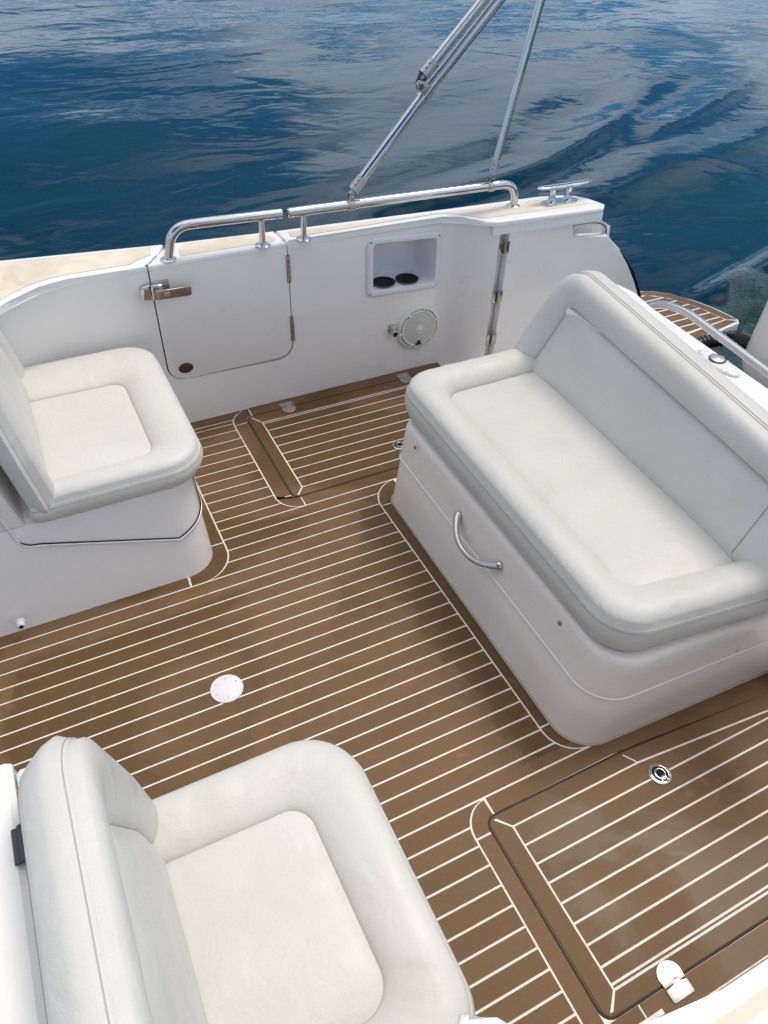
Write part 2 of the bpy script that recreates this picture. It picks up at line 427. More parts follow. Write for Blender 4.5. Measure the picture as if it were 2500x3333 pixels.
def samp(path, x):                # piecewise-linear y(x)
    for (a, b), (c, d) in zip(path, path[1:]):
        if a <= x <= c: return b+(d-b)*(x-a)/(c-a)
    return path[0][1] if x < path[0][0] else path[-1][1]

# ================================================================== WATER
def make_sea():
    def axis(segs):
        out = []
        for a, b, s in segs: out += list(np.arange(a, b, s))
        out.append(segs[-1][1]); return np.array(out)
    xs = axis([(-300, -40, 20), (-40, -8, 1.0), (-8, -1, 0.16), (-1, 12, 0.055), (12, 20, 0.16), (20, 60, 1.0), (60, 300, 20)])
    ys = axis([(-300, -20, 20), (-20, 0, 1.0), (0, 10, 0.055), (10, 18, 0.11), (18, 34, 0.5), (34, 60, 2), (60, 300, 20)])
    X, Y = np.meshgrid(xs, ys)
    rg = np.random.RandomState(3); Z = np.zeros_like(X)
    for k in range(34):
        lam = 0.9*(1.12**k) if k < 20 else rg.uniform(1.0, 4.0)
        th = rg.normal(1.9, 0.75); kx, ky = math.cos(th)*2*PI/lam, math.sin(th)*2*PI/lam
        Z += 0.00052*lam**0.9*np.sin(kx*X+ky*Y+rg.uniform(0, 6.28)+0.8*np.sin(0.6*X+0.35*Y+k))
    fade = np.clip((40-np.hypot(X, Y))/20, 0.15, 1); Z *= fade
    # wake: a bow wave crest leaving the quarter, with a second one behind it
    def crest(pts, amp, wid, front=1.0):
        pts = np.array(pts, float); dmin = np.full(X.shape, 1e9); sgn = np.zeros_like(X); tt = np.zeros_like(X); acc = 0
        for (a, b) in zip(pts, pts[1:]):
            d = b-a; l2 = (d**2).sum(); t = np.clip(((X-a[0])*d[0]+(Y-a[1])*d[1])/l2, 0, 1)
            dx = X-(a[0]+t*d[0]); dy = Y-(a[1]+t*d[1]); dd = np.hypot(dx, dy)
            s = np.sign(dx*(-d[1])+dy*d[0]); mk = dd < dmin
            dmin = np.where(mk, dd, dmin); sgn = np.where(mk, s, sgn); tt = np.where(mk, (acc+t)/(len(pts)-1), tt); acc += 1
        q = dmin*sgn; A = amp*np.clip(tt*6, 0, 1)*np.clip((1-tt)*4, 0, 1)
        side = np.where(q > 0, 1.6, 0.7)
        return A*(np.exp(-(q/(wid*side))**2) - 0.55*np.exp(-((q+wid*1.9)/(wid*1.2))**2))
    Z2 = crest([(1.6, 4.6), (2.56, 5.30), (3.98, 5.58), (4.55, 5.77), (5.33, 6.17), (6.04, 6.62), (7.3, 7.5), (9.5, 9.0)], 0.040, 0.20)
    Z2 += crest([(5.6, 5.9), (6.70, 6.36), (8.0, 6.95), (8.9, 7.45), (9.6, 8.0), (11, 9.2)], 0.038, 0.24)
    Z2 += crest([(1.0, 4.9), (2.5, 5.9), (4.3, 6.6), (6.0, 7.8), (7.5, 9.3)], 0.020, 0.35)
    Z2 += crest([(3.5, 4.6), (5.5, 5.3), (7.5, 5.9), (10, 6.9)], 0.028, 0.40)
    Z += Z2
    # churned water behind the engines
    edge = 3.02 + 0.27*(X-3.7)
    churn = np.clip((edge-Y+0.12*np.sin(9*X))/0.25, 0, 1)*np.clip((X-3.45)/0.5, 0, 1)
    Z += churn*(0.030*np.sin(7.1*X+3*np.sin(5*Y))*np.sin(8.7*Y+2*np.sin(6*X))+0.018*np.sin(15*X+4*Y)*np.sin(13*Y-5*X))
    Z += 0.05*np.exp(-((Y-edge)/0.12)**2)*np.clip((X-3.6)/0.5, 0, 1)
    Z += -0.25
    ny, nx = X.shape
    vs = np.stack([X, Y, Z], -1).reshape(-1, 3)
    idx = np.arange(nx*ny).reshape(ny, nx)
    fs = np.stack([idx[:-1, :-1], idx[:-1, 1:], idx[1:, 1:], idx[1:, :-1]], -1).reshape(-1, 4)
    me = bpy.data.meshes.new('water'); me.from_pydata(vs.tolist(), [], fs.tolist()); me.update()
    at = me.attributes.new('churn', 'FLOAT', 'POINT'); at.data.foreach_set('value', churn.reshape(-1).astype('f'))
    o = finish('water', me, M_water, None, 0)
    for p in me.polygons: p.use_smooth = True
    tag(o, 'dark blue sea with cloud reflections, a wake crest and churned water', None, None, 'structure')
make_sea()
bm = bmesh.new(); bmesh.ops.create_grid(bm, x_segments=1, y_segments=1, size=4000); bmesh.ops.translate(bm, vec=(0, 0, -3), verts=bm.verts)
o = from_bm('seabed', bm, mat('deep_sea_floor', (0.004, 0.02, 0.03), 0.9), None, 0); tag(o, 'dark sea bottom far below the boat', kind='structure')

# ================================================================== DECK FLOOR
FLOOR = prism('cockpit_floor', [(-1.2, -0.0), (2.2, -0.0), (2.2, 2.86), (-1.2, 2.86)], -0.05, -0.0014, M_caulk, None, 0)
tag(FLOOR, 'brown synthetic teak cockpit deck with white caulk lines', kind='structure')
G = 0.0030
def arc(cx, cy, r, a0, a1, n=9):
    return [(cx+r*math.cos(R(a0+(a1-a0)*k/n)), cy+r*math.sin(R(a0+(a1-a0)*k/n))) for k in range(n+1)]
def plank(pts, parent=None, z=0.0, th=0.005):
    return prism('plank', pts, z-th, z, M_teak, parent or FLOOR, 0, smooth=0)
YC = [2.743, 2.716, 2.664, 2.599, 2.538, 2.477, 2.417, 2.357, 2.298, 2.241, 2.181, 2.123, 2.071, 2.016, 1.957, 1.899, 1.839, 1.783, 1.728, 1.671, 1.615, 1.558, 1.502, 1.447, 1.389, 1.333, 1.276, 1.219, 1.163, 1.108, 1.053, 0.998, 0.945, 0.890, 0.835, 0.780, 0.726, 0.669, 0.616, 0.562, 0.506, 0.452, 0.397, 0.344, 0.293, 0.242, 0.191, 0.140, 0.10]
rA, rS, rSt, rB, rK = 0.095, 0.105, 0.13, 0.085, 0.13
def xr(y):
    if y > 2.071:
        if y < 2.071+rA: return 0.635+rA-math.sqrt(max(0, rA**2-(2.071+rA-y)**2))-G
        if y > 2.80-0.10: return 0.635+0.10-math.sqrt(max(0, 0.01-(y-2.70)**2))-G
        return 0.635-G
    if y > 0.726:
        if y < 0.726+rS: return 1.003+rS-math.sqrt(max(0, rS**2-(0.726+rS-y)**2))-G
        if y > 2.071-rSt: return 1.003+rSt-math.sqrt(max(0, rSt**2-(y-2.071+rSt)**2))-G
        return 1.003-G
    if y > 0.724-rB: return 0.650+rB-math.sqrt(max(0, rB**2-(y-0.724+rB)**2))-G
    return 0.650-G
def xl(y):
    if y > 1.839:
        if y < 1.839+rK: return 0.371-rK+math.sqrt(max(0, rK**2-(1.839+rK-y)**2))+G
        return 0.371+G
    return -1.15 if y > 0.75 else -0.2
yprev = 2.803
for yc in YC:
    y1, y0 = yprev-G, yc+G; yprev = yc
    if y1-y0 < 0.012: continue
    ns = 7; ysam = [y0+(y1-y0)*k/ns for k in range(ns+1)]
    def thin(ps):
        o = [ps[0]]
        for i in range(1, len(ps)-1):
            if abs((ps[i][0]-ps[i-1][0])-(ps[i+1][0]-ps[i][0])) > 1e-6: o.append(ps[i])
        return o+[ps[-1]]
    plank(thin([(xr(y), y) for y in ysam])+thin([(xl(y), y) for y in reversed(ysam)]))
# border boards: round seat base
plank([(0.24, 2.009), (0.371-G, 2.009), (0.371-G, 2.80), (0.24, 2.80)])
plank([(0.204, 1.839+G), (0.241, 1.839+G)]+arc(0.241, 1.969, 0.13-G, -88, 0)[0:]+[(0.371-G, 2.003), (0.22, 2.003)])
plank([(-1.15, 1.839+G), (0.198, 1.839+G), (0.198, 1.94), (-1.15, 1.94)])
# (front border board of the seat base is the row between its face and the first line)
# border boards of far hatch
plank([(0.635+G, 2.155), (0.6965, 2.155), (0.6965, 2.695), (0.635+G, 2.695)])
plank([(0.635+G, 2.149)]+[(x, y) for x, y in arc(0.73, 2.166, 0.095-G, 180, 268)][0:]+[(0.727, 2.126)]+arc(0.727, 2.156, 0.0305, 270, 190, 5)+[(0.6965, 2.149)])
plank([(0.733, 2.071+G), (1.95, 2.071+G), (1.95, 2.1255), (0.733, 2.1255)])
plank([(0.635+G, 2.701), (0.6965, 2.701)]+arc(0.727, 2.71, 0.0305, 180, 95, 5)+[(0.729, 2.741), (0.729, 2.80)]+arc(0.735, 2.70, 0.10-G, 92, 178))
plank([(0.735, 2.740), (1.74, 2.740), (1.74, 2.803), (0.735, 2.803)])
plank([(1.746, 2.1255), (1.80, 2.1255), (1.80, 2.74), (1.746, 2.74)])
# border boards round the settee base
plank([(1.003+G, 0.844), (1.10, 0.844), (1.10, 1.939), (1.003+G, 1.939)])
plank([(1.003+G, 1.945), (1.12, 1.945), (1.12, 2.071-G)]+arc(1.133, 1.941, 0.13-G, 96, 178))
plank(arc(1.108, 0.831, 0.105-G, 182, 268)+[(1.16, 0.726+G), (1.16, 0.838), (1.003+G, 0.838)])
plank([(1.163, 0.726+G), (1.95, 0.726+G), (1.95, 0.76), (1.163, 0.76)])
# border boards of near hatch
plank([(0.650+G, 0.085), (0.6965, 0.085), (0.6965, 0.630), (0.650+G, 0.630)])
plank(arc(0.735, 0.639, 0.085-G, 178, 96)+[(0.729, 0.6745)]+arc(0.731, 0.640, 0.0345, 95, 180, 5)+[(0.6965, 0.636), (0.650+G, 0.636)])
plank([(0.735, 0.6745), (1.14, 0.6765), (1.25, 0.6700), (1.62, 0.6400), (2.15, 0.60), (2.15, 0.726-G), (0.735, 0.726-G)])
plank([(0.70, 0.085), (0.79, 0.085), (0.79, 0.141), (0.72, 0.141), (0.70, 0.141)])
plank([(0.795, 0.085), (2.15, 0.085), (2.15, 0.139), (0.795, 0.141)])
box('caulk_strip', (0.79, 0.106, 0.001), (0.092, 0.011, 0.005), M_caulk, FLOOR, 0.001)
prism('grime_line', [(0.66, 0.060), (2.15, 0.06), (2.15, 0.080), (0.66, 0.081)], -0.003, 0.003, M_grime, FLOOR, 0.001)
lathe('drain_pipe_cover', [(0.0, 0.0), (0.0, 0.0)], (0, 0, -0.02), M_caulk, FLOOR) if False else None

def hatch(label, x0, x1, y0, y1, bw, rows, taper=None, flip=1):
    """a lifting floor hatch; hinge on the flip side"""
    t = thing('floor_hatch', label, 'floor hatch', ((x0+x1)/2, (y0+y1)/2, 0), 'hinged floor hatches')
    rc = 0.03
    def outl(e):
        if taper: return rpoly([(x0-e, y0-e, rc+e), (x1+e, y0-e, rc), (x1+e, taper[1][1]+0.05+e, rc), (taper[1][0], taper[1][1]+0.053+e, 0.001), (taper[0][0]-0.02, y1+e, 0.001), (x0-e, y1+e, rc+e)], 1, 5)
        return rpoly([(x0-e, y0-e, rc+e), (x1+e, y0-e, rc+e), (x1+e, y1+e, rc+e), (x0-e, y1+e, rc+e)], 1, 5)
    prism('gasket', outl(0.004), -0.02, -0.0010, M_groove, t, 0)
    prism('hatch_edge', outl(-0.0025), -0.02, -0.0004, M_teakdk, t, 0)
    prism('caulk_bed', outl(-0.010), -0.02, 0.0004, M_caulk, t, 0)
    z = 0.0016
    a, b, c, d = x0+0.006, x1-0.006, y0+0.004, y1-0.004
    ia, ib, ic, idd = x0+bw[0], x1-bw[0], y0+bw[1], y1-bw[2]
    q = 0.018
    # left, bottom, right, top boards with mitred corners
    plank([(a, c+q), (a+0.006, c+q*0.35), (a+q*0.6, c+0.004), (ia-G, ic+0.001), (ia-G, idd-0.001), (a+q*0.6, d-0.004), (a+0.006, d-q*0.35), (a, d-q)], t, z)
    plank([(a+q, c), (b-q, c), (ib, ic-G), (ia+0.001, ic-G)], t, z)
    plank([(b, c+q), (b, d-q), (ib+G, idd), (ib+G, ic)], t, z)
    if not taper:
        plank([(a+q, d), (b-q, d), (ib, idd+G), (ia+0.001, idd+G)], t, z)
    else:
        (tx0, ty0), (tx1, ty1) = taper
        plank([(a+q, d), (tx0-0.034, d), (tx0-0.006, ty0+G), (ia+0.001, idd+G)], t, z)
        plank([(tx0-0.028, d), (tx1, ty1+0.05), (b, ty1+0.03), (b, ty1+G-0.02), (tx1, ty1+G), (tx0, ty0+G)], t, z)
    for ya, yb in zip(rows, rows[1:]):
        pts = [(ia+G, ya+G), (ib-G, ya+G), (ib-G, yb-G), (ia+G, yb-G)]
        if taper and yb > taper[1][1]-0.03:
            (tx0, ty0), (tx1, ty1) = taper; sl = (ty1-ty0)/(tx1-tx0)
            xe = min(ib-G, tx0+(ya+G-ty0+G)/sl) if ya+G < ty0 else tx0
            ye = ty0+sl*(ib-tx0)-G
            pts = [(ia+G, ya+G), (xe, ya+G)]
            if ye > ya+G and xe >= ib-G-1e-6: pts.append((ib-G, min(ye, yb-G)))
            xt = tx0+(yb-G-(ty0-G))/sl
            if xt < ib: pts.append((max(xt, ia+0.02), yb-G))
            pts.append((ia+G, yb-G))
        plank(pts, t, z)
    return t
hA = hatch('far floor hatch below the closed side door, partly hidden by the settee', 0.7005, 1.742, 2.130, 2.7355, (0.0565, 0.050, 0.066),
           [2.180, 2.241, 2.300, 2.360, 2.418, 2.479, 2.540, 2.601, 2.657, 2.6695])
hB = hatch('near floor hatch in the lower right corner with a round pull ring', 0.7005, 2.10, 0.1455, 0.6705, (0.0595, 0.0445, 0.0495),
           [0.190, 0.201, 0.2412, 0.2948, 0.348, 0.401, 0.456, 0.5096, 0.564, 0.6215], taper=((1.201, 0.6215), (1.69, 0.583)))
def dhinge(t, x, y, s, wid=0.064):
    """flat floor hinge: round leaf on the hatch, square leaf on the deck; s=+1 deck on +y side"""
    h = thing('hinge_tmp', 'x', 'x'); bpy.data.objects.remove(h)
    z = 0.0042; w2 = wid/2
    leaf = [(x-w2, y+s*0.004)]+[(x+w2*math.cos(R(180-180*k/12)), y-s*(0.018+w2*0.85*math.sin(R(180*k/12)))) for k in range(13)]+[(x+w2, y+s*0.004), (x+w2*0.45, y+s*0.004), (x+w2*0.45, y-s*0.006), (x-w2*0.05, y-s*0.006), (x-w2*0.05, y+s*0.004)]
    a = prism('hinge', leaf, 0.0, z, M_sat, t, 0.0012)
    sq = [(x-w2, y+s*0.007), (x-w2*0.08, y+s*0.007), (x-w2*0.08, y-s*0.003), (x+w2*0.42, y-s*0.003), (x+w2*0.42, y+s*0.007), (x+w2, y+s*0.007), (x+w2, y+s*0.034), (x+w2*0.9, y+s*0.038), (x-w2*0.9, y+s*0.038), (x-w2, y+s*0.034)]
    prism('hinge_leaf', sq, 0.0, z, M_sat, a, 0.0012)
    for dx, dy in ((-0.016, -0.024), (0.016, -0.024), (0, -0.036)):
        lathe('screw', [(0.0, 0.0012), (0.003, 0.001), (0.0038, 0)], (x+dx, y+s*dy, z), M_steel2, a, n=10)
dhinge(hA, 0.905, 2.736, 1); dhinge(hA, 1.52, 2.736, 1)
dhinge(hB, 0.901, 0.142, -1); dhinge(hB, 1.65, 0.142, -1)
def pull(t, x, y):
    a = lathe('pull_ring', [(0.0335, 0.0), (0.0335, 0.003), (0.031, 0.0048), (0.0245, 0.0044), (0.0225, 0.002)], (x, y, 0.0016), M_steel, t, n=32)
    lathe('cup', [(0.0228, 0.0034), (0.0215, 0.0025), (0.0001, 0.0022)], (x, y, 0.001), M_void, a, n=24)
    pts = [(x+0.019*math.cos(R(q)), y+0.019*math.sin(R(q)), 0.0055) for q in range(-60, 241, 20)]
    tube('latch_loop', round_path([(x-0.010, y-0.026, 0.005)]+[(p[0]*0.78+x*0.22, p[1]*0.78+y*0.22, p[2]) for p in pts[::-1]]+[(x+0.010, y-0.026, 0.005)], 0.002, 2), 0.0026, M_steel, a, 8)
    box('tongue', (x+0.003, y-0.014, 0.0055), (0.016, 0.014, 0.003), M_steel, a, 0.001)
pull(hB, 1.233, 0.565); pull(hA, 1.250, 2.262)
t = thing('deck_drain_plate', 'round white deck plate set in the middle of the cockpit floor', 'deck plate', (0.187, 1.378, 0))
lathe('rim', [(0.0515, 0.0), (0.0515, 0.0022), (0.049, 0.0036), (0.0465, 0.003)], (0.187, 1.378, 0), M_cup, t, n=40)
lathe('lid_gap', [(0.0452, 0.0024), (0.0468, 0.0025)], (0.187, 1.378, 0), M_grey, t, n=40)
lathe('lid', [(0.0448, 0.0), (0.0448, 0.0036), (0.0438, 0.0042), (0.0001, 0.0044)], (0.187, 1.378, 0), M_cup, t, n=40)
for k in range(6):
    a = R(60*k+20); lathe('screw', [(0.0001, 0.0056), (0.0024, 0.0046)], (0.187+0.036*math.cos(a), 1.378+0.036*math.sin(a), 0), M_steel2, t, n=8)

# ================================================================== HULL, SIDE WALL, SIDE DECK
HULL = thing('boat_hull', 'navy blue motor boat hull with white cockpit side and beige nonskid side deck', 'boat hull', (0, 1.4, -0.25))
YW, ZT = 2.804, 0.741
# flat part of the far wall with door notch and a hole for the cup niche
flat = [(0.07, 0.0), (1.70, 0.0), (1.70, ZT), (0.977, ZT), (0.977, 0.285)] + [(0.977-0.07+0.07*math.cos(R(a)), 0.285-0.07*math.sin(R(a))+0.0) for a in (0, 22, 45, 68, 90)][1:] + \
       [(0.475, 0.226)] + [(0.475-0.068*math.sin(R(a)), 0.226+0.068-0.068*math.cos(R(a))) for a in (22, 45, 68, 90)] + [(0.407, ZT), (0.07, ZT)]
hole = [(1.370, 0.462), (1.682, 0.446), (1.680, 0.654), (1.368, 0.684)]
tri = tessellate_polygon([[Vector((a, b, 0)) for a, b in flat], [Vector((a, b, 0)) for a, b in hole]])
allp = flat+hole; vs = [(a, YW, b) for a, b in allp]; fs = [tuple(q) for q in tri]
nb = len(vs); vs += [(a, YW+0.035, b) for a, b in flat]; nf = len(flat)
for i in range(nf): fs.append((i, (i+1) % nf, nb+(i+1) % nf, nb+i))
def strip(top, bot):
    k = len(vs); n = len(top)
    rows_ = [0, .33, .66, 1]
    vs.extend(top); vs.extend(bot)
    for i in range(n-1): fs.append((k+i, k+i+1, k+n+i+1, k+n+i))
# forward bay: rim curls inboard while the foot stays further out
nb_ = 14; top = []; bot = []
for k in range(nb_+1):
    s = k/nb_; a = R(90*s)
    x = 0.07-0.27*math.sin(a*0.98); y = YW-0.27*(1-math.cos(a))*0.72
    top.append((x-0.0, y, ZT)); bot.append((0.07-0.36*s, YW-0.10*s**2, 0.0))
top += [(-0.42, 2.36, ZT), (-1.2, 2.1, ZT)]; bot += [(-0.5, 2.62, 0.0), (-1.2, 2.5, 0.0)]
strip(top, bot)
# aft bend towards the gate
ba = [(1.70, YW), (1.735, 2.797), (1.765, 2.780), (1.79, 2.757), (1.815, 2.733), (1.84, 2.712), (1.87, 2.690), (1.90, 2.672), (1.921, 2.660), (1.926, 2.663), (1.928, 2.672), (1.928, 2.765), (2.3, 2.775)]
def zt(x): return ZT if x < 1.74 else ZT-0.033*min(1, (x-1.74)/0.17)
strip([(x, y, zt(x)) for x, y in ba], [(x, y, 0.0) for x, y in ba])
wall = from_py('cockpit_side_wall', vs, fs, M_gel, None, 32, label='white moulded wall with door opening and recessed cup niche'); P(wall, HULL)
lt = [(x, y, zt(x)) for x, y in ba[:-2]]
k = len(lt); rings_ = [lt, [(x+0.0, y+0.035, z+0.001) for x, y, z in lt]]
rings('wall_corner_top', rings_, M_gelw, HULL, False, False, closed=False)
# side deck cap in three sections
def cap(name, plan, z1=0.750, th=0.028, skid=None, label=None):
    o = prism(name, plan, z1-th, z1, M_gelw, HULL, 0.011, seg=4, smooth=50, label=label)
    if skid:
        s = prism('nonskid_panel', skid, z1-0.004, z1+0.0022, M_nonskid, o, 0.0015)
    return o
def yo(x): return samp([(-1.2, 3.20), (-0.09, 3.06), (0.51, 2.975), (0.966, 2.93), (1.83, 2.856), (2.22, 2.833), (2.38, 2.81)], x)
inner_f = [(0.4045, 2.8020), (0.12, 2.8020), (0.06, 2.800), (0.01, 2.786), (-0.05, 2.747), (-0.10, 2.70), (-0.16, 2.64), (-0.24, 2.55), (-0.42, 2.35), (-1.2, 2.08)]
cap('side_deck', inner_f+[(-1.2, yo(-1.2)), (-0.3, yo(-0.3)), (0.512, yo(0.51)), (0.470, 2.872), (0.4045, 2.82)], 
    skid=[(0.355, 2.832), (0.12, 2.836), (0.05, 2.828), (-0.02, 2.80), (-0.08, 2.755), (-0.14, 2.70), (-0.22, 2.61), (-0.40, 2.42), (-1.15, 2.14), (-1.15, yo(-1.15)-0.02), (0.46, yo(0.46)-0.022), (0.442, 2.885), (0.385, 2.862)], label='forward side deck with stained beige nonskid')
cap('side_deck', [(0.9765, 2.8020), (1.70, 2.8020), (1.74, 2.785), (1.775, 2.755), (1.82, 2.705), (1.85, 2.672), (1.90, 2.650), (2.440, 2.606), (2.474, 2.640), (2.450, 2.722), (2.408, 2.782), (2.345, 2.818), (2.22, yo(2.22)), (1.83, yo(1.83)), (0.973, yo(0.97))],
    skid=[(1.03, 2.832), (1.69, 2.830), (1.735, 2.818), (1.775, 2.788), (1.83, 2.730), (1.862, 2.702), (2.40, 2.667), (2.412, 2.675), (2.385, 2.745), (2.35, 2.777), (2.22, 2.797), (1.83, 2.823), (1.015, 2.893), (1.005, 2.85)], label='aft side deck with clean beige nonskid')
prism('deck_fascia', [(1.885, 2.661), (2.448, 2.611), (2.462, 2.634), (2.40, 2.78), (1.885, 2.78)], 0.684, 0.7235, M_gelw, HULL, 0.004)
# outer shell, port and starboard, and the bottom
def sheer(x): return yo(x) if x < 2.2 else 2.84-0.03*((x-2.2)/0.9)
stx = [-1.2, -0.5, 0.2, 0.9, 1.6, 2.2, 2.45, 2.62, 2.72, 2.80, 2.90, 2.99, 3.05]
def ztop(x): return 0.69 if x < 2.15 else samp([(2.15, 0.69), (2.3, 0.60), (2.46, 0.55), (2.62, 0.52), (2.72, 0.465), (2.80, 0.41), (2.90, 0.305), (2.99, 0.17), (3.05, 0.05)], x)
shell = []
for x in stx:
    y = sheer(x)-0.006; zt_ = ztop(x)
    shell.append([(x, y-0.040, zt_-0.01), (x, y-0.014, zt_), (x, y-0.004, zt_-0.012), (x, y+0.10, zt_-0.03), (x, y+0.11, zt_-0.14), (x, y+0.09, zt_*0.3), (x, y+0.02, -0.20), (x, y-0.55, -0.62), (x, 1.41, -0.75)])
def shell_mesh(name, mir):
    rs = [[(x, (2.885-y) if mir else y, z) for x, y, z in r_] for r_ in shell]
    vs_ = [v for r_ in rs for v in r_]; n = len(rs[0]); f_ = [(j*n+i, j*n+i+1, (j+1)*n+i+1, (j+1)*n+i) for j in range(len(rs)-1) for i in range(n-1)]
    o = from_py(name, vs_, f_, M_navy, None, 40); P(o, HULL)
shell_mesh('hull_side', False); shell_mesh('hull_side', True)
# aft quarter liner, passage sole and transom bulkhead
prism('quarter_panel', [(1.93, -0.2), (2.98, -0.2), (2.98, 0.0), (2.90, 0.17), (2.81, 0.30), (2.72, 0.40), (2.645, 0.50), (2.635, 0.585), (2.55, 0.635), (2.46, 0.66), (2.42, 0.70), (1.93, 0.70)], 2.74, 2.765, M_gelw, HULL, 0.004, axis='y')
prism('passage_sole', [(1.80, 2.0), (3.0, 2.0), (3.0, 2.79), (1.80, 2.79)], -0.05, -0.004, M_gel2, HULL, 0.002)
prism('transom', [(1.80, 0.10), (2.30, 0.10), (2.36, 0.4), (2.36, 2.0), (2.3, 2.06), (1.80, 2.06)], -0.6, 0.10, M_gel2, HULL, 0.01)
prism('motor_well', [(2.3, 0.4), (3.0, 0.4), (3.0, 2.42), (2.3, 2.42)], -0.6, -0.06, M_black, HULL, 0.02)
# starboard coaming under the camera
inner_s = [(2.6, 0.045), (0.62, 0.049), (0.50, 0.053), (0.40, 0.075), (0.335, 0.118), (0.292, 0.158), (0.268, 0.190), (0.255, 0.194), (0.235, 0.172), (0.16, 0.06), (0.05, 0.0), (-1.2, -0.03)]
cap('side_deck', inner_s+[(-1.2, -0.16), (0.0, -0.10), (0.5, -0.012), (2.6, -0.022)], skid=[(2.55, 0.019), (0.62, 0.023), (0.50, 0.027), (0.40, 0.045), (0.31, 0.100), (0.262, 0.150), (0.20, 0.06), (0.05, -0.03), (-1.1, -0.06), (-1.1, -0.12), (0.0, -0.075), (0.5, 0.003), (2.55, -0.006)], label='near side deck at the bottom right edge of the view')
prism('near_side_wall', [(-1.2, -0.03), (-1.2, -0.06), (0.6, -0.05), (2.6, -0.03), (2.6, 0.018), (0.66, 0.020), (0.5, 0.020), (0.3, 0.0)], -0.05, 0.70, M_gel, HULL, 0)

# ================================================================== SIDE DOOR
D = thing('side_boarding_door', 'closed white boarding door in the far cockpit side, with a grab rail on its top', 'boat door', (0.69, 2.80, 0.22))
dp = rpoly([(0.4125, 0.229, 0.064), (0.9715, 0.2275, 0.066), (0.9715, 0.728, 0.004), (0.4125, 0.728, 0.004)], 1, 8)
prism('door_panel', dp, YW-0.003, YW+0.032, M_gel, D, 0.004, axis='y', seg=3)
bm = bmesh.new(); prism_bm(bm, [(0.37, 0.20), (1.0, 0.19), (1.0, 0.74), (0.37, 0.74)], YW+0.036, YW+0.05, 0, axis='y'); P(from_bm('door_rebate', bm, M_void, None), HULL)
lid = prism('door_top', [(0.4125, 2.8005), (0.9705, 2.8005), (0.967, yo(0.967)), (0.522, yo(0.52)), (0.480, 2.870), (0.4125, 2.82)], 0.722, 0.750, M_gelw, D, 0.011, seg=4, smooth=50)
prism('nonskid_panel', [(0.545, 2.832), (0.935, 2.827), (0.944, 2.85), (0.925, yo(0.925)-0.024), (0.58, yo(0.58)-0.024), (0.555, 2.895)], 0.746, 0.7524, M_nonskid, lid, 0.0015)
def knuckle(x, z0, z1, parent, y=YW-0.004):
    a = tube('hinge', [(x, y, z0), (x, y, z1)], 0.0068, M_steel2, parent, 10)
    n = 5
    for k in range(1, n):
        z = z0+(z1-z0)*k/n; lathe('knuckle_gap', [(0.0072, -0.0006), (0.0072, 0.0006)], (x, y, z), M_void, a, n=10)
    for s in (-1, 1): box('hinge_leaf', (x+s*0.004, YW-0.0035, (z0+z1)/2), (0.010, 0.003, z1-z0), M_steel2, a, 0.0008)
knuckle(0.9742, 0.576, 0.695, D); knuckle(0.9742, 0.300, 0.420, D)
# lever latch: body, keeper on the wall side and long flat lever
LB = prism('latch_body', rpoly([(0.402, 0.618, 0.008), (0.448, 0.622, 0.004), (0.448, 0.678, 0.004), (0.402, 0.682, 0.010)], 1, 4), YW-0.032, YW-0.003, M_steel, D, 0.005, axis='y', seg=3)
prism('latch_lever', [(0.420, 0.623), (0.545, 0.618), (0.553, 0.624), (0.555, 0.652), (0.549, 0.658), (0.420, 0.660)], YW-0.042, YW-0.031, M_steel2, LB, 0.003, axis='y', seg=3)
prism('back_plate', rpoly([(0.418, 0.640, 0.006), (0.478, 0.640, 0.006), (0.478, 0.685, 0.006), (0.418, 0.685, 0.006)], 1, 4), YW-0.010, YW-0.003, M_sat, D, 0.002, axis='y')
prism('logo_square', rpoly([(0.447, 0.632, 0.003), (0.468, 0.632, 0.003), (0.468, 0.651, 0.003), (0.447, 0.651, 0.003)], 1, 3), YW-0.0428, YW-0.041, M_sat, LB, 0.0005, axis='y')
prism('keeper', rpoly([(0.362, 0.626, 0.010), (0.399, 0.620, 0.004), (0.399, 0.682, 0.004), (0.362, 0.676, 0.012)], 1, 4), YW-0.028, YW, M_steel, HULL, 0.005, axis='y', seg=3)
pl = rings('oval_plate', [[(0.485+a*math.cos(R(q)), y, 0.281+b*math.sin(R(q))) for q in range(0, 360, 12)] for a, b, y in ((0.031, 0.0235, YW-0.003), (0.031, 0.0235, YW-0.0055), (0.029, 0.0215, YW-0.0065))], M_bronze, D)
for s in (-1, 1): lathe('screw', [(0.0001, 0.0015), (0.0026, 0.001), (0.003, 0)], (0.485+s*0.025, YW-0.0065, 0.281), M_void, pl, (0, -1, 0), n=8)

# ================================================================== RAILS
def flange(x, y, z, parent, r=0.031):
    lathe('base_flange', [(r, 0), (r, 0.0025), (r*0.88, 0.005), (r*0.68, 0.006), (r*0.62, 0.010)], (x, y, z), M_steel, parent, n=28)
ZC = 0.7502
r1 = thing('grab_rail', 'short polished grab rail on top of the closed boarding door', 'grab rail', (0.70, 2.82, ZC), 'stainless rails on the side deck')
tube('rail_tube', round_path([(0.4965, 2.824, ZC), (0.528, 2.822, 0.872), (0.66, 2.815, 0.873), (0.960, 2.812, 0.863)], [0.07, 0.06], 9), 0.0185, M_steel, r1, 20)
lathe('end_cap', [(0.0185, 0), (0.0178, 0.004), (0.013, 0.007), (0.0001, 0.008)], (0.960, 2.812, 0.863), M_steel, r1, (1, -0.01, -0.03), 20)
tube('post', [(0.876, 2.811, ZC), (0.878, 2.8135, 0.864)], 0.0125, M_steel, r1, 16)
flange(0.4965, 2.824, ZC, r1); flange(0.876, 2.811, ZC, r1)
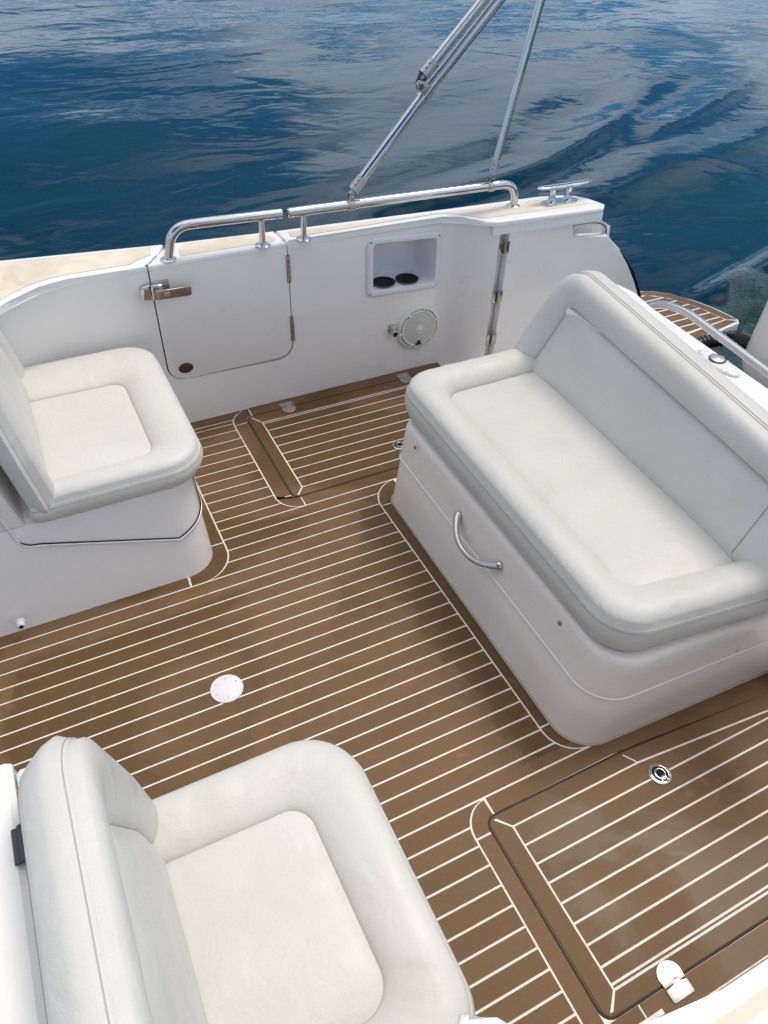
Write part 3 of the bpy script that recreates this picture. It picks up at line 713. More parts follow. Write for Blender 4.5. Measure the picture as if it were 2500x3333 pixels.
r3 = thing('grab_rail', 'long polished rail on the aft side deck carrying the two awning poles', 'grab rail', (1.55, 2.80, ZC), 'stainless rails on the side deck')
RA, RB = Vector((0.993, 2.805, 0.864)), Vector((1.972, 2.785, 0.852))
tube('rail_tube', round_path([tuple(RA), tuple(RB), (2.060, 2.784, 0.845), (2.062, 2.782, ZC)], [0.02, 0.066], 9), 0.0185, M_steel, r3, 20)
lathe('end_cap', [(0.0185, 0), (0.0178, 0.004), (0.013, 0.007), (0.0001, 0.008)], tuple(RA), M_steel, r3, (-1, 0.02, 0.01), 20)
tube('post', [(1.050, 2.805, ZC), (1.052, 2.804, 0.862)], 0.0125, M_steel, r3, 16)
flange(1.050, 2.805, ZC, r3); flange(2.062, 2.782, ZC, r3)

# awning frame
AW = thing('awning_pole_frame', 'polished steel awning poles clamped to the long rail and rising out of view', 'awning frame', (1.60, 2.80, 0.86))
def clamp(x, tilt):
    t_ = (x-RA.x)/(RB.x-RA.x); c = RA.lerp(RB, t_); ax = (RB-RA).normalized()
    cl = lathe('rail_clamp', [(0.0188, -0.014), (0.0225, -0.014), (0.0225, 0.014), (0.0188, 0.014)], c, M_sat, AW, ax, 24)
    top = c+Vector((tilt*0.012, 0, 0.044))
    for s in (-1, 1):
        prism('clamp_ear', [(c.x-0.013, c.z+0.014), (c.x+0.013, c.z+0.014), (top.x+0.011, top.z), (top.x+0.004, top.z+0.008), (top.x-0.006, top.z+0.008), (top.x-0.012, top.z)], c.y+s*0.0085-0.0018, c.y+s*0.0085+0.0018, M_steel2, cl, 0.0008, axis='y')
    lathe('pivot_bolt', [(0.0001, -0.0155), (0.005, -0.015), (0.0065, -0.0125), (0.0065, 0.0125), (0.005, 0.015), (0.0001, 0.0155)], top-Vector((0, 0, 0.010)), M_steel, cl, (0, 1, 0), 12)
    return top
def socket(p, d, r=0.0235, ln=0.060):
    d = Vector(d).normalized(); p = Vector(p)
    s = lathe('pole_socket', [(0.010, -0.018), (0.012, -0.004), (r, 0), (r, ln*0.92), (r+0.0012, ln*0.93), (r+0.0012, ln), (0.016, ln)], p, M_sat, AW, d, 24)
    side = Vector((0, -1, 0)).cross(d).normalized(); side = (side*0.75+Vector((0, -0.66, 0))).normalized()
    for k in (0.35, 0.68):
        lathe('grub_screw', [(0.0001, 0.001), (0.0030, 0.0008), (0.0030, -0.001)], p+d*ln*k+side*r, M_void, s, side, 8)
    return s
def ext(a, b, z):
    a, b = Vector(a), Vector(b); return a+(b-a)*((z-a.z)/(b.z-a.z))
p1 = clamp(1.258, 0.5); J = Vector((1.584, 2.80, 1.248)); TR = Vector((1.872, 2.80, 1.532))
b1 = Vector((1.272, 2.80, 0.915)); d1 = (J-b1).normalized()
socket(b1, d1)
tube('awning_pole', [b1+d1*0.03, J, ext(J, TR, 1.60), ext(J, TR, 2.4)], 0.0200, M_steel, AW, 20)
cl = lathe('slide_collar', [(0.0195, -0.026), (0.0235, -0.026), (0.0235, 0.026), (0.0195, 0.026)], J-d1*0.008, M_steel, AW, d1, 24)
side = Vector((-d1.z, 0, d1.x))
JB = J-d1*0.008+side*0.046
prism('lug', [(JB.x-0.014, JB.z-0.012), (JB.x+0.004, JB.z-0.019), (J.x-0.012+0.0, J.z-0.018), (J.x+0.012, J.z+0.020), (JB.x+0.014, JB.z+0.016), (JB.x-0.006, JB.z+0.020), (JB.x-0.018, JB.z+0.008)], 2.778, 2.789, M_sat, cl, 0.002, axis='y')
lathe('slotted_bolt', [(0.0125, -0.001), (0.0125, 0.003), (0.011, 0.0045), (0.0001, 0.0045)], (JB.x, 2.778, JB.z), M_steel2, cl, (0, -1, 0), 20)
box('bolt_slot', (JB.x, 2.7733, JB.z), (0.020, 0.001, 0.0024), M_void, cl, 0, rot=Matrix.Rotation(R(-40), 3, 'Y'))
JL = Vector((1.566, 2.80, 1.306)); TL = Vector((1.804, 2.80, 1.535)); d2 = (TL-JL).normalized()
prism('fork', [(JB.x-0.012, JB.z+0.004), (JB.x+0.012, JB.z-0.004), (JL.x+0.020, JL.z-0.006), (JL.x-0.014, JL.z+0.018)], 2.792, 2.806, M_grey, cl, 0.002, axis='y')
socket(JL, d2)
tube('awning_pole', [JL+d2*0.03, TL, ext(JL, TL, 2.4)], 0.0192, M_steel, AW, 20)
p2 = clamp(1.925, 0.3); b2 = Vector((1.930, 2.787, 0.905)); T2 = Vector((2.056, 2.787, 1.526))
socket(b2, T2-b2, 0.0195, 0.056)
tube('awning_pole', [b2+(T2-b2).normalized()*0.03, T2, ext(b2, T2, 2.4)], 0.0165, M_steel, AW, 18)

# mooring cleat
CL = thing('mooring_cleat', 'polished steel mooring cleat on the rounded aft end of the side deck', 'cleat', (2.28, 2.74, 0.7525))
zc = 0.7525
prism('base_plate', rpoly([(2.185, 2.705, 0.030), (2.375, 2.700, 0.030), (2.378, 2.762, 0.030), (2.188, 2.767, 0.030)], 2, 6), zc, zc+0.007, M_steel, CL, 0.0025, seg=3)
for x in (2.236, 2.326):
    lathe('leg', [(0.024, 0), (0.018, 0.010), (0.0145, 0.030), (0.0145, 0.055), (0.019, 0.062)], (x, 2.734, zc+0.006), M_steel, CL, n=18)
rs = []
for k in range(17):
    s = -1+2*k/16; wv = 0.021*math.sqrt(max(0.0, 1-abs(s)**6))+0.001; th = 0.008*math.sqrt(max(0.0, 1-abs(s)**5))+0.001
    cx, cy, cz = 2.312+0.152*s, 2.752-0.004*s, zc+0.0640+0.004*s*s
    rs.append([(cx, cy+wv*math.cos(R(q)), cz+th*math.sin(R(q))) for q in range(0, 360, 24)])
rings('horn', rs, M_steel, CL, smooth=60)

# ================================================================== TRANSOM GATE (swung open against the side)
GT = thing('transom_gate', 'white transom gate folded open against the far side, behind the settee', 'gate', (2.0, 2.72, 0.0))
gpoly = [(1.973, 0.03), (1.973, 0.694), (1.979, 0.701), (2.316, 0.687), (2.323, 0.680), (2.330, 0.618), (2.338, 0.606), (2.352, 0.600), (2.545, 0.587), (2.651, 0.500), (2.650, 0.484), (2.728, 0.406), (2.805, 0.30), (2.872, 0.195), (2.92, 0.09), (2.93, 0.03)]
prism('gate_panel', gpoly, 2.655, 2.697, M_gel, GT, 0.007, axis='y', seg=3)
tube('edge_handle', round_path([(2.318, 2.680, 0.662), (2.450, 2.680, 0.658), (2.535, 2.680, 0.640), (2.552, 2.680, 0.575)], [0.03, 0.045], 6), 0.0115, M_steel, GT, 14)
for z in (0.620, 0.383, 0.156):
    h = tube('hinge', [(1.955, 2.655, z-0.028), (1.955, 2.655, z+0.028)], 0.0065, M_steel2, GT, 10)
    box('hinge_leaf', (1.940, 2.662, z), (0.026, 0.004, 0.058), M_steel2, h, 0.001)
    box('hinge_leaf', (1.968, 2.656, z), (0.022, 0.004, 0.058), M_steel2, h, 0.001)
prism('hinge_jamb', [(1.930, 0.0), (2.02, 0.0), (2.02, 0.67), (1.930, 0.68)], 2.703, 2.735, M_gel, HULL, 0.002, axis='y')

# ================================================================== WALL FITTINGS
CH = thing('cup_holder_recess', 'white moulded double cup holder let into the far side wall', 'cup holder', (1.525, 2.80, 0.56))
no_ = rpoly([(1.335, 0.431, 0.038), (1.712, 0.415, 0.036), (1.706, 0.684, 0.040), (1.332, 0.706, 0.040)], 3, 7)
ni_ = rpoly([(1.367, 0.461, 0.020), (1.684, 0.446, 0.018), (1.680, 0.657, 0.020), (1.366, 0.685, 0.020)], 3, 7)
ni_ = rpoly([(1.368, 0.458, 0.022), (1.682, 0.444, 0.020), (1.678, 0.655, 0.022), (1.366, 0.678, 0.024)], 3, 7)
def lerp2(a, b, t): return [(p[0]+(q[0]-p[0])*t, p[1]+(q[1]-p[1])*t) for p, q in zip(a, b)]
nback = rpoly([(1.392, 0.470, 0.03), (1.655, 0.460, 0.03), (1.650, 0.640, 0.03), (1.392, 0.655, 0.03)], 3, 7)
rs = [[(x, YW-0.0005, z) for x, z in no_], [(x, YW-0.006, z) for x, z in offset(no_, -0.001)], [(x, YW-0.0105, z) for x, z in offset(no_, -0.006)],
      [(x, YW-0.0115, z) for x, z in lerp2(no_, ni_, 0.5)], [(x, YW-0.0105, z) for x, z in lerp2(no_, ni_, 0.86)], [(x, YW-0.005, z) for x, z in ni_], [(x, YW+0.06, z) for x, z in lerp2(ni_, nback, 0.25)],
      [(x, YW+0.115, z) for x, z in lerp2(ni_, nback, 0.75)], [(x, YW+0.135, z) for x, z in nback]]
rings('niche_shell', rs, M_cup, CH, False, True, smooth=45)
for (x, z) in ((1.352, 0.449), (1.695, 0.436), (1.690, 0.667), (1.352, 0.688)):
    lathe('screw', [(0.0001, 0.0016), (0.0040, 0.0014), (0.0048, 0)], (x, YW-0.0113, z), M_steel2, CH, (0, -1, 0), 10)
for x, z in ((1.4475, 0.4655), (1.5685, 0.4595)):
    c = lathe('cup_well', [(0.0535, 0), (0.0555, 0.0022), (0.0515, 0.0034), (0.0485, 0.0015)], (x, 2.853, z), M_grey, CH, n=36)
    lathe('well_dark_disc', [(0.0495, 0.0026), (0.0001, 0.0024)], (x, 2.853, z), M_void, c, n=36)  # flat black disc above the shelf; the hollow's darkness is only its colour

SP = thing('wall_speaker', 'round off-white marine speaker with slatted grille in the far wall below the cup holder', 'speaker', (1.612, 2.80, 0.228))
sc = (1.612, YW, 0.228)
lathe('rim', [(0.116, 0), (0.116, 0.006), (0.112, 0.013), (0.104, 0.018), (0.099, 0.0185), (0.0975, 0.015), (0.0965, 0.009)], sc, M_plast, SP, (0, -1, 0), 56)
lathe('grille_ring', [(0.0935, 0.008), (0.0935, 0.018), (0.0905, 0.021), (0.0845, 0.0205), (0.083, 0.015)], sc, M_plast, SP, (0, -1, 0), 56)
lathe('cone', [(0.097, 0.0095), (0.084, 0.0095), (0.0001, 0.009)], sc, M_grey, SP, (0, -1, 0), 40)
for k in range(-9, 10):
    z = k*0.0083; hw = math.sqrt(max(0, 0.0845**2-z*z)); zz = 0.0165+0.006*(1-(z/0.085)**2)
    vs_ = []; n_ = 8
    rr_ = []
    for q in range(n_+1):
        x = -hw+2*hw*q/n_; y = 0.016+0.010*(1-(x*x+z*z)/0.085**2)
        rr_.append([(sc[0]+x, YW-y-dy, sc[2]+z+dz) for dy, dz in ((0, -0.0026), (0.003, -0.0022), (0.003, 0.0022), (0, 0.0026))])
    rings('slat', rr_, M_plast, SP, smooth=30)
lathe('hub', [(0.023, 0.022), (0.023, 0.029), (0.0205, 0.0305), (0.0175, 0.0285), (0.015, 0.029), (0.008, 0.0335), (0.0001, 0.0345)], sc, M_plast, SP, (0, -1, 0), 32)
for k in range(6):
    a = R(60*k+12); cx, cz = sc[0]+0.0945*math.cos(a), sc[2]+0.0945*math.sin(a)
    e = lathe('screw_lug', [(0.0115, 0.008), (0.0115, 0.0205), (0.0095, 0.022), (0.0001, 0.022)], (cx, YW, cz), M_plast, SP, (0, -1, 0), 16)
    lathe('screw', [(0.0001, 0.0232), (0.0038, 0.0225), (0.0042, 0.0215)], (cx, YW, cz), M_void, e, (0, -1, 0), 10)
# small dark emblem at the foot of the grille
for x0_, s in ((-0.0035, -1), (0.0035, 1)):
    prism('emblem', [(sc[0]+x0_-0.0022, 0.1595+0.008), (sc[0]+x0_+0.0022, 0.1595+0.008), (sc[0]+x0_+0.0022+(s > 0)*0.007, 0.149), (sc[0]+x0_+0.0022+(s > 0)*0.007, 0.1455), (sc[0]+x0_-0.0022-(s < 0)*0.007, 0.1455), (sc[0]+x0_-0.0022-(s < 0)*0.007, 0.149)], YW-0.0245, YW-0.0232, M_void, SP, 0, axis='y')
box('emblem_line', (sc[0], YW-0.0228, 0.1425), (0.034, 0.001, 0.0028), M_grey, SP, 0)

HB = thing('wash_down_nozzle', 'small steel hose fitting on the far wall left of the round speaker', 'hose fitting', (1.470, 2.80, 0.236))
lathe('wall_flange', [(0.018, 0), (0.018, 0.004), (0.014, 0.007)], (1.470, YW, 0.242), M_steel2, HB, (0, -1, 0), 20)
prism('bracket', rpoly([(1.455, 0.228, 0.006), (1.487, 0.228, 0.006), (1.487, 0.272, 0.008), (1.455, 0.272, 0.008)], 1, 4), YW-0.012, YW, M_sat, HB, 0.002, axis='y')
lathe('nozzle', [(0.0135, 0.004), (0.0145, 0.020), (0.0165, 0.030), (0.0165, 0.038), (0.012, 0.040)], (1.470, YW, 0.242), M_steel, HB, (0.12, -1, -0.12), 20)
lathe('nozzle_mouth', [(0.0118, 0.041), (0.0001, 0.039)], (1.470, YW, 0.242), M_void, HB, (0.12, -1, -0.12), 20)
# ================================================================== SIDE SEATS
def seat_side(mirror):
    """a fixed seat; local y: 0 at the aisle edge of the cushion seam, positive outboard"""
    y0 = 0.868 if mirror else 1.943
    sg = -1 if mirror else 1
    W = lambda x, ya, z: (x, y0+sg*ya, z)
    if mirror: t = thing('side_seat', 'near side seat at the lower left, backrest towards the left edge', 'seat', W(0.1, 0.3, 0), 'padded seats facing aft')
    else: t = thing('side_seat', 'far side seat beside the closed boarding door, on its white moulded base', 'seat', W(0.1, 0.4, 0), 'padded seats facing aft')
    dep = 0.80 if not mirror else 0.735
    # moulded base lofted from the floor outline to the ledge
    def bo(z):
        s = z/0.37; xr_ = 0.352-0.012*s; ya = -0.055+0.072*s
        sl = 0.0
        pts = rpoly([(-0.9, ya-0.002, 0.01), (0.318-0.016*s, ya, 0.115), (xr_-0.012*s, dep+0.06, 0.01), (-0.9, dep+0.06, 0.01)], 3, 9)
        return [W(x, y, z) for x, y in pts]
    rings('base', [bo(0), bo(0.12), bo(0.25), bo(0.370)], M_gel, t, smooth=50)
    # raised back box behind the backrest
    prof = [(-0.9, 0.3695), (-0.235, 0.3695), (-0.283, 0.60), (-0.330, 0.832), (-0.342, 0.842), (-0.9, 0.842)]
    if mirror: prof = [(-0.9, 0.3695), (-0.2670, 0.3695), (-0.2685, 0.790), (-0.278, 0.798), (-0.9, 0.798)]
    ys = (y0+sg*(0.0155 if not mirror else 0.020), y0+sg*dep)
    prism('back_box', prof, min(ys), max(ys), M_gel, t, 0.006, axis='y', seg=3)
    # locker lid line on the aisle side (dark gap above, rounded lip below)
    path = [(-0.52, 0.62), (-0.294, 0.440), (-0.276, 0.350), (-0.266, 0.318), (-0.245, 0.303), (-0.21, 0.297), (0.205, 0.172)]
    yl = lambda z: -0.055+0.072*min(z, 0.37)/0.37-0.0040
    pw = [W(x, yl(z), z) for x, z in path]
    for k in range(1, 11):
        a = R(-90+9*k); s = k/10; z = 0.172+0.055*s; rr = 0.1155
        pw.append(W(0.2035+rr*math.cos(a)*1.0, yl(z)+rr+rr*math.sin(a), z))
    pw += [W(0.327, 0.20, 0.240), W(0.331, dep, 0.245)]
    tube('lid_gap', round_path(pw[:6], 0.01, 2)+pw[6:], 0.0024, M_void, t, 6)
    tube('lid_lip', [(x+0.0005, y-sg*0.0006, z-0.0058) for x, y, z in round_path(pw[:6], 0.01, 2)+pw[6:]], 0.0040, M_gelw, t, 6)
    # seat cushion
    yo_ = dep+0.025
    outer = rpoly([(-0.205, 0.0, 0.02), (0.357, 0.0, 0.135), (0.350, yo_ if not mirror else 0.70, 0.12), (-0.205, yo_ if not mirror else 0.70, 0.02)], 14, 12)
    if mirror: inner = rpoly([(-0.18, 0.138, 0.01), (0.212, 0.142, 0.055), (0.222, 0.565, 0.065), (-0.18, 0.565, 0.01)], 14, 12)
    else: inner = rpoly([(-0.18, 0.108, 0.01), (0.206, 0.122, 0.055), (0.200, 0.600, 0.055), (-0.18, 0.605, 0.01)], 14, 12)
    L1 = 0.592; wr = [(L1*0.72, 0.07, 0.030, 0.0045), (L1*1.9, 0.08, 0.034, 0.0035), (L1*2.2, 0.06, 0.03, 0.004)]
    if mirror: wr = [(0.33, 0.13, 0.042, 0.0055), (0.55, 0.05, 0.03, 0.003), (1.15, 0.07, 0.030, 0.0045), (1.28, 0.05, 0.024, 0.003)]
    cushion('seat_cushion', outer, inner, 0.082, lambda u, v, ww: W(u, v, 0.440+ww), M_lea, t, crown=0.036, panel=0.010, sink=0.004, wrinkles=wr, seed=3)
    # backrest: face outline in (v = local y, u = height along the lean)
    lean = 0.11 if mirror else 0.155; xb = -0.104 if mirror else -0.142
    n_ = math.sqrt(1+lean*lean)
    face = rpoly([(0.000, -0.03, 0.02), (0.010, 0.16, 0.25), (0.082, 0.490, 0.145), (dep-0.08, 0.490, 0.115), (dep-0.01, 0.16, 0.2), (dep, -0.03, 0.02)], 8, 8)
    face = [(v, u) for v, u in face]
    inn = rpoly([(0.100, -0.02, 0.01), (0.120, 0.13, 0.1), (0.222, 0.400, 0.05), (dep-0.19, 0.400, 0.05), (dep-0.11, 0.13, 0.1), (dep-0.10, -0.02, 0.01)], 8, 8)
    def MB(v, u, ww):      # ww along the face normal (+x mostly)
        x = xb - lean*u/n_ + ww/n_; z = 0.452+u/n_+lean*ww/n_
        return W(x, v, z)
    cushion('backrest', face, inn, 0.088 if mirror else 0.070, MB, M_lea, t, crown=0.028, panel=0.020, sink=0.002, under=0.016, belly=1.7, wrinkles=[(0.9, 0.1, 0.05, 0.001)], seed=5)
    # shell board and hinge behind the backrest
    if mirror: prism('backrest_shell', [(-0.262, 0.372), (-0.2635, 0.792), (-0.256, 0.800), (-0.236, 0.800), (-0.205, 0.46), (-0.205, 0.372)], y0-0.70, y0-0.045, M_gel, t, 0.005, axis='y', seg=3)
    if mirror:
        xh, zh = -0.266, 0.803
        h = box('hinge', (xh-0.009, y0-0.185, zh+0.002), (0.010, 0.062, 0.006), M_grey, t, 0.002)
        tube('hinge_pin', [(xh+0.001, y0-0.154, zh+0.006), (xh+0.001, y0-0.216, zh+0.006)], 0.0055, M_grey, h, 10)
        box('hinge_leaf', (xh+0.012, y0-0.185, zh+0.001), (0.014, 0.062, 0.006), M_grey, h, 0.002)
    return t
sA = seat_side(False); sB = seat_side(True)
NZ = thing('drain_nozzle', 'small white drain fitting low on the white seat base at the left edge', 'drain fitting', (-0.355, 1.868, 0.062))
lathe('flange', [(0.017, 0), (0.017, 0.003), (0.0135, 0.006), (0.0135, 0.020), (0.011, 0.024), (0.007, 0.024)], (-0.350, 1.8685, 0.060), M_cup, NZ, (0, -1, 0), 22)
lathe('bore', [(0.0072, 0.0243), (0.0001, 0.022)], (-0.350, 1.8685, 0.060), M_void, NZ, (0, -1, 0), 14)

# ================================================================== SETTEE
ST = thing('transom_settee', 'wide grey cushioned settee on a white moulded base across the stern', 'settee', (1.4, 1.38, 0), None)
def sb(z, e=0.0):
    s = z/0.365
    xf = 1.044+0.055*s; yn = 0.712-0.0*s; yf = 1.985+0.010*s
    pts = rpoly([(xf-0.002, yn+0.012+0.015*s, 0.115), (1.99, yn-0.026, 0.01), (1.99, yf, 0.01), (xf+0.010, yf, 0.055)], 4, 9)
    return [(x, y, z) for x, y in offset(pts, e)]
base_rs = [sb(0), sb(0.10), sb(0.208), sb(0.2105, -0.0015), sb(0.214, -0.0015), sb(0.216, 0.0035), sb(0.222, 0.0045), sb(0.228, 0.0035), sb(0.30, 0.0025), sb(0.345, 0.002), sb(0.358, -0.002), sb(0.364, -0.010), sb(0.365, -0.03)]
rings('base', base_rs, M_gel2, ST, smooth=40)
gl = [(x, y, z+0.0) for x, y, z in sb(0.2145, 0.0042)]
tube('base_bead', gl, 0.0028, M_gelw, ST, 6, closed=True)
ft = sb(0.0, 0.003); tube('base_sealant', [(x, y, 0.002) for x, y, z in ft], 0.004, mat('old_sealant', (0.42, 0.36, 0.30), 0.6), ST, 6, closed=True)
o_ = rpoly([(1.092, 0.765, 0.125), (1.700, 0.690, 0.02), (1.720, 2.062, 0.02), (1.118, 2.068, 0.115)], 22, 12)
i_ = rpoly([(1.222, 0.893, 0.075), (1.690, 0.825, 0.01), (1.705, 1.93, 0.01), (1.246, 1.925, 0.055)], 22, 12)
def peri(pts):
    p_ = [0]
    for a, b in zip(pts, pts[1:]): p_.append(p_[-1]+math.dist(a, b))
    return p_
pp = peri(o_); tot = pp[-1]
# outline starts at the near front corner: wrinkles sit round both front corners
cushion('seat_cushion', o_, i_, 0.112, lambda u, v, ww: (u, v, 0.480+ww), M_lea2, ST, crown=0.044, panel=0.006, sink=0.006, under=0.018,
        wrinkles=[(0.32, 0.12, 0.050, 0.0042), (0.10, 0.06, 0.030, 0.0026), (tot-0.16, 0.12, 0.034, 0.0036), (tot-0.62, 0.25, 0.09, 0.0012), (tot-1.27, 0.06, 0.03, 0.0045)], seed=9, thread=M_seam2)
# backrest: face plane leans aft, outline in (v = y, u = height)
lean = 0.42; nn = math.sqrt(1+lean*lean)
fo = rpoly([(0.45, -0.03, 0.02), (2.075, -0.03, 0.02), (2.058, 0.13, 0.12), (2.012, 0.392, 0.120), (0.45, 0.392, 0.05)], 26, 10)
fi = rpoly([(0.47, -0.02, 0.01), (1.965, -0.02, 0.01), (1.945, 0.10, 0.10), (1.928, 0.270, 0.035), (0.47, 0.268, 0.02)], 26, 10)
def MS(v, u, ww):
    x0 = 1.592+0.045*(v-0.84)
    q = min(1.5, max(0, 2.0-v)); lean = 0.46-0.05*q; u = u*(1-0.15*q); nn = math.sqrt(1+lean*lean)
    if ww < 0: return (x0 + lean*u/nn - ww, v, 0.482+u/nn+0.10*ww)
    return (x0 + lean*u/nn - ww/nn, v, 0.482+u/nn+lean*ww/nn)
cushion('backrest', fo, fi, 0.108, MS, M_lea2, ST, crown=0.042, panel=0.014, sink=0.004, under=0.030, wrinkles=[(1.66, 0.05, 0.03, 0.0016)], seed=11, thread=M_seam2)
vs_, fs_ = tube_geo([MS(0.862, u, 0.0145) for u in (0.01, 0.08, 0.16, 0.24)], 0.0012, 5); P(from_py('vertical_seam', vs_, fs_, M_seam2, None, 60), ST)
# curved drawer handle and screws on the front
hp = []
for k in range(21):
    s = -1+2*k/20; hp.append((1.080-0.046*(1-abs(s)**2.4), 1.390-0.129*s, 0.278-0.036*(1-s*s)))
rad = [0.0115-0.002*(1-abs(-1+2*k/20)**2)+0.0025*(abs(-1+2*k/20)**6) for k in range(21)]
hd = tube('drawer_handle', hp, rad, M_steel, ST, 14)
for s in (-1, 1): lathe('handle_foot', [(0.0165, 0), (0.0155, 0.005), (0.011, 0.010)], (1.0825, 1.390+0.129*s, 0.278), M_steel, hd, (-1, 0, 0.14), 18)
for y, z in ((1.852, 0.334), (0.960, 0.326)):
    lathe('screw', [(0.0045, 0), (0.0075, 0.001), (0.0075, 0.003), (0.006, 0.0042), (0.0001, 0.0036)], (1.0905, y, z), M_steel2, ST, (-1, 0, 0.15), 12)
# transom shelf behind the backrest with fittings
TS = thing('transom_shelf', 'bright white shelf running behind the settee backrest', 'transom shelf', (1.9, 1.3, 0))
sh = rpoly([(1.74, 0.70, 0.01), (1.985, 0.70, 0.02), (2.012, 1.40, 0.30), (2.030, 1.80, 0.08), (2.052, 1.925, 0.03), (2.03, 2.045, 0.05), (1.74, 2.045, 0.02)], 3, 6)
prism('shelf_body', sh, 0.0, 0.720, M_gelw, TS, 0.014, seg=4, smooth=50)
FR = thing('chrome_ring_fitting', 'oval chrome ring fitting at the far end of the white transom shelf', 'deck fitting', (1.99, 1.945, 0.72))
pth = [(1.972+0.026*math.cos(R(q)), 1.955+0.056*math.sin(R(q)), 0.7265) for q in range(0, 360, 15)]
tube('ring', pth, 0.0085, M_steel, FR, 10, closed=True)
prism('ring_base', [(1.972+0.026*math.cos(R(q)), 1.955+0.056*math.sin(R(q))) for q in range(0, 360, 15)], 0.7185, 0.7225, M_steel2, FR, 0)
PB = thing('push_button_fitting', 'oval white plate with a wet round steel push button on the white transom shelf', 'deck fitting', (1.965, 1.40, 0.72))
el = lambda a, b: [(1.968+a*math.cos(R(q)), 1.405+b*math.sin(R(q))) for q in range(0, 360, 10)]
rings('oval_plate', [[(x, y, 0.7195) for x, y in el(0.036, 0.090)], [(x, y, 0.724) for x, y in el(0.036, 0.090)], [(x, y, 0.7285) for x, y in el(0.030, 0.082)], [(x, y, 0.7300) for x, y in el(0.018, 0.06)]], M_cup, PB, smooth=60)
lathe('button_ring', [(0.0275, 0), (0.0285, 0.004), (0.0265, 0.006), (0.0245, 0.003)], (1.972, 1.418, 0.729), M_grey, PB, n=30)
lathe('push_button', [(0.0245, 0), (0.0245, 0.005), (0.021, 0.007), (0.0001, 0.0082)], (1.972, 1.418, 0.7295), M_sat, PB, n=30)
rg = random.Random(5); bm = bmesh.new()
for k in range(70):
    a = rg.uniform(0, 6.28); q = math.sqrt(rg.random()); x = 1.968+0.036*q*math.cos(a); y = 1.405+0.092*q*math.sin(a); r_ = rg.uniform(0.0012, 0.0034)
    z = 0.7375 if math.hypot(x-1.972, y-1.418) < 0.021 else 0.7285
    if 0.021 <= math.hypot(x-1.972, y-1.418) < 0.030: continue
    bmesh.ops.create_icosphere(bm, subdivisions=1, radius=r_, matrix=Matrix.Translation((x, y, z)) @ Matrix.Diagonal((1, 1.2, 0.45, 1)))
M_drop = mat('water_drop', (0.9, 0.95, 0.98), 0.02, 0, 0, 1.33); bsdf(M_drop).inputs['Transmission Weight'].default_value = 0.9
o = P(from_bm('water_drops', bm, M_drop, None, 60), PB); o['kind'] = 'stuff'
# rail outside the shelf
r4 = thing('grab_rail', 'polished stern rail with water drops, between the transom shelf and the engine', 'grab rail', (2.08, 1.5, 0.72), 'stainless rails on the side deck')
tube('rail_tube', round_path([(2.045, 1.855, 0.55), (2.060, 1.862, 0.690), (2.080, 1.80, 0.728), (2.090, 1.70, 0.745), (2.075, 1.25, 0.722), (2.03, 0.55, 0.70), (2.0, 0.5, 0.55)], [0.04, 0.035, 0.05, 0.1, 0.05], 7), 0.0145, M_steel, r4, 18)
bm = bmesh.new()
for k in range(60):
    y = rg.uniform(0.7, 1.7); x = samp([(0.55, 2.03), (1.25, 2.075), (1.70, 2.09)], y)+rg.uniform(-0.008, 0.008); z = samp([(0.55, 0.70), (1.25, 0.722), (1.70, 0.745)], y)-0.0145
    bmesh.ops.create_icosphere(bm, subdivisions=1, radius=rg.uniform(0.0012, 0.003), matrix=Matrix.Translation((x, y, z)))
o = P(from_bm('water_drops', bm, M_drop, None, 60), r4); o['kind'] = 'stuff'

# ================================================================== SWIM PLATFORM
SW = thing('swim_platform', 'brown teak swim platform with white lines outside the stern', 'swim platform', (3.2, 2.6, 0))
pe = [(2.30, 3.00), (2.90, 3.02), (3.05, 2.985), (3.164, 2.950), (3.256, 2.912), (3.329, 2.843), (3.391, 2.727), (3.430, 2.62), (3.452, 2.50), (3.462, 2.448), (3.445, 2.428), (3.30, 2.402), (3.13, 2.372), (2.90, 2.33), (2.30, 2.30)]
prism('platform_shell', pe, -0.03, 0.045, M_gelw, SW, 0.012, seg=3)
prism('caulk_bed', offset(pe, -0.010), 0.03, 0.0472, M_caulk, SW, 0)
zt_ = 0.0486
lo = [(2.35, 2.945), (2.90, 2.955), (3.04, 2.925), (3.133, 2.898), (3.213, 2.860), (3.270, 2.80), (3.330, 2.70), (3.365, 2.60), (3.392, 2.478)]
up_ = [(2.35, 2.985), (2.90, 3.005), (3.05, 2.971), (3.158, 2.938), (3.248, 2.900), (3.318, 2.833), (3.380, 2.72), (3.418, 2.615), (3.446, 2.456)]
def swp(pts): prism('plank', pts, 0.04, zt_, M_teak, SW, 0, smooth=0)
swp(lo+[(3.446, 2.452)]+up_[::-1])
swp([(3.385, 2.474), (3.440, 2.440), (3.13, 2.386), (2.35, 2.318), (2.35, 2.385), (3.10, 2.440)])
def xedge(y):
    for (a, b), (c, d) in zip(lo, lo[1:]):
        if d <= y <= b: return a+(c-a)*(b-y)/(b-d)-0.006
    return 3.38
yy = 2.945
while yy > 2.43:
    y1 = yy-0.006; y0_ = yy-0.062; yy -= 0.0615
    y0_ = max(y0_+0.0055, 2.395)
    if y1-y0_ < 0.01: break
    f = lambda x, y: y+0.0*x
    def clipb(x): return 2.40+0.05*(x-2.35)/0.75 if x < 3.10 else 2.447+0.034*(x-3.10)/0.285
    xa, xb_ = xedge(y1) if y1 < 2.94 else 3.0, xedge(y0_)
    pts = [(2.35, max(y0_, clipb(2.35)))]
    for x in (2.8, 3.10, xb_): pts.append((x, max(y0_, clipb(x))))
    pts += [(min(xa, xb_), y1), (2.35, y1)]
    if pts[3][1] < y1 and pts[0][1] < y1: swp(pts)

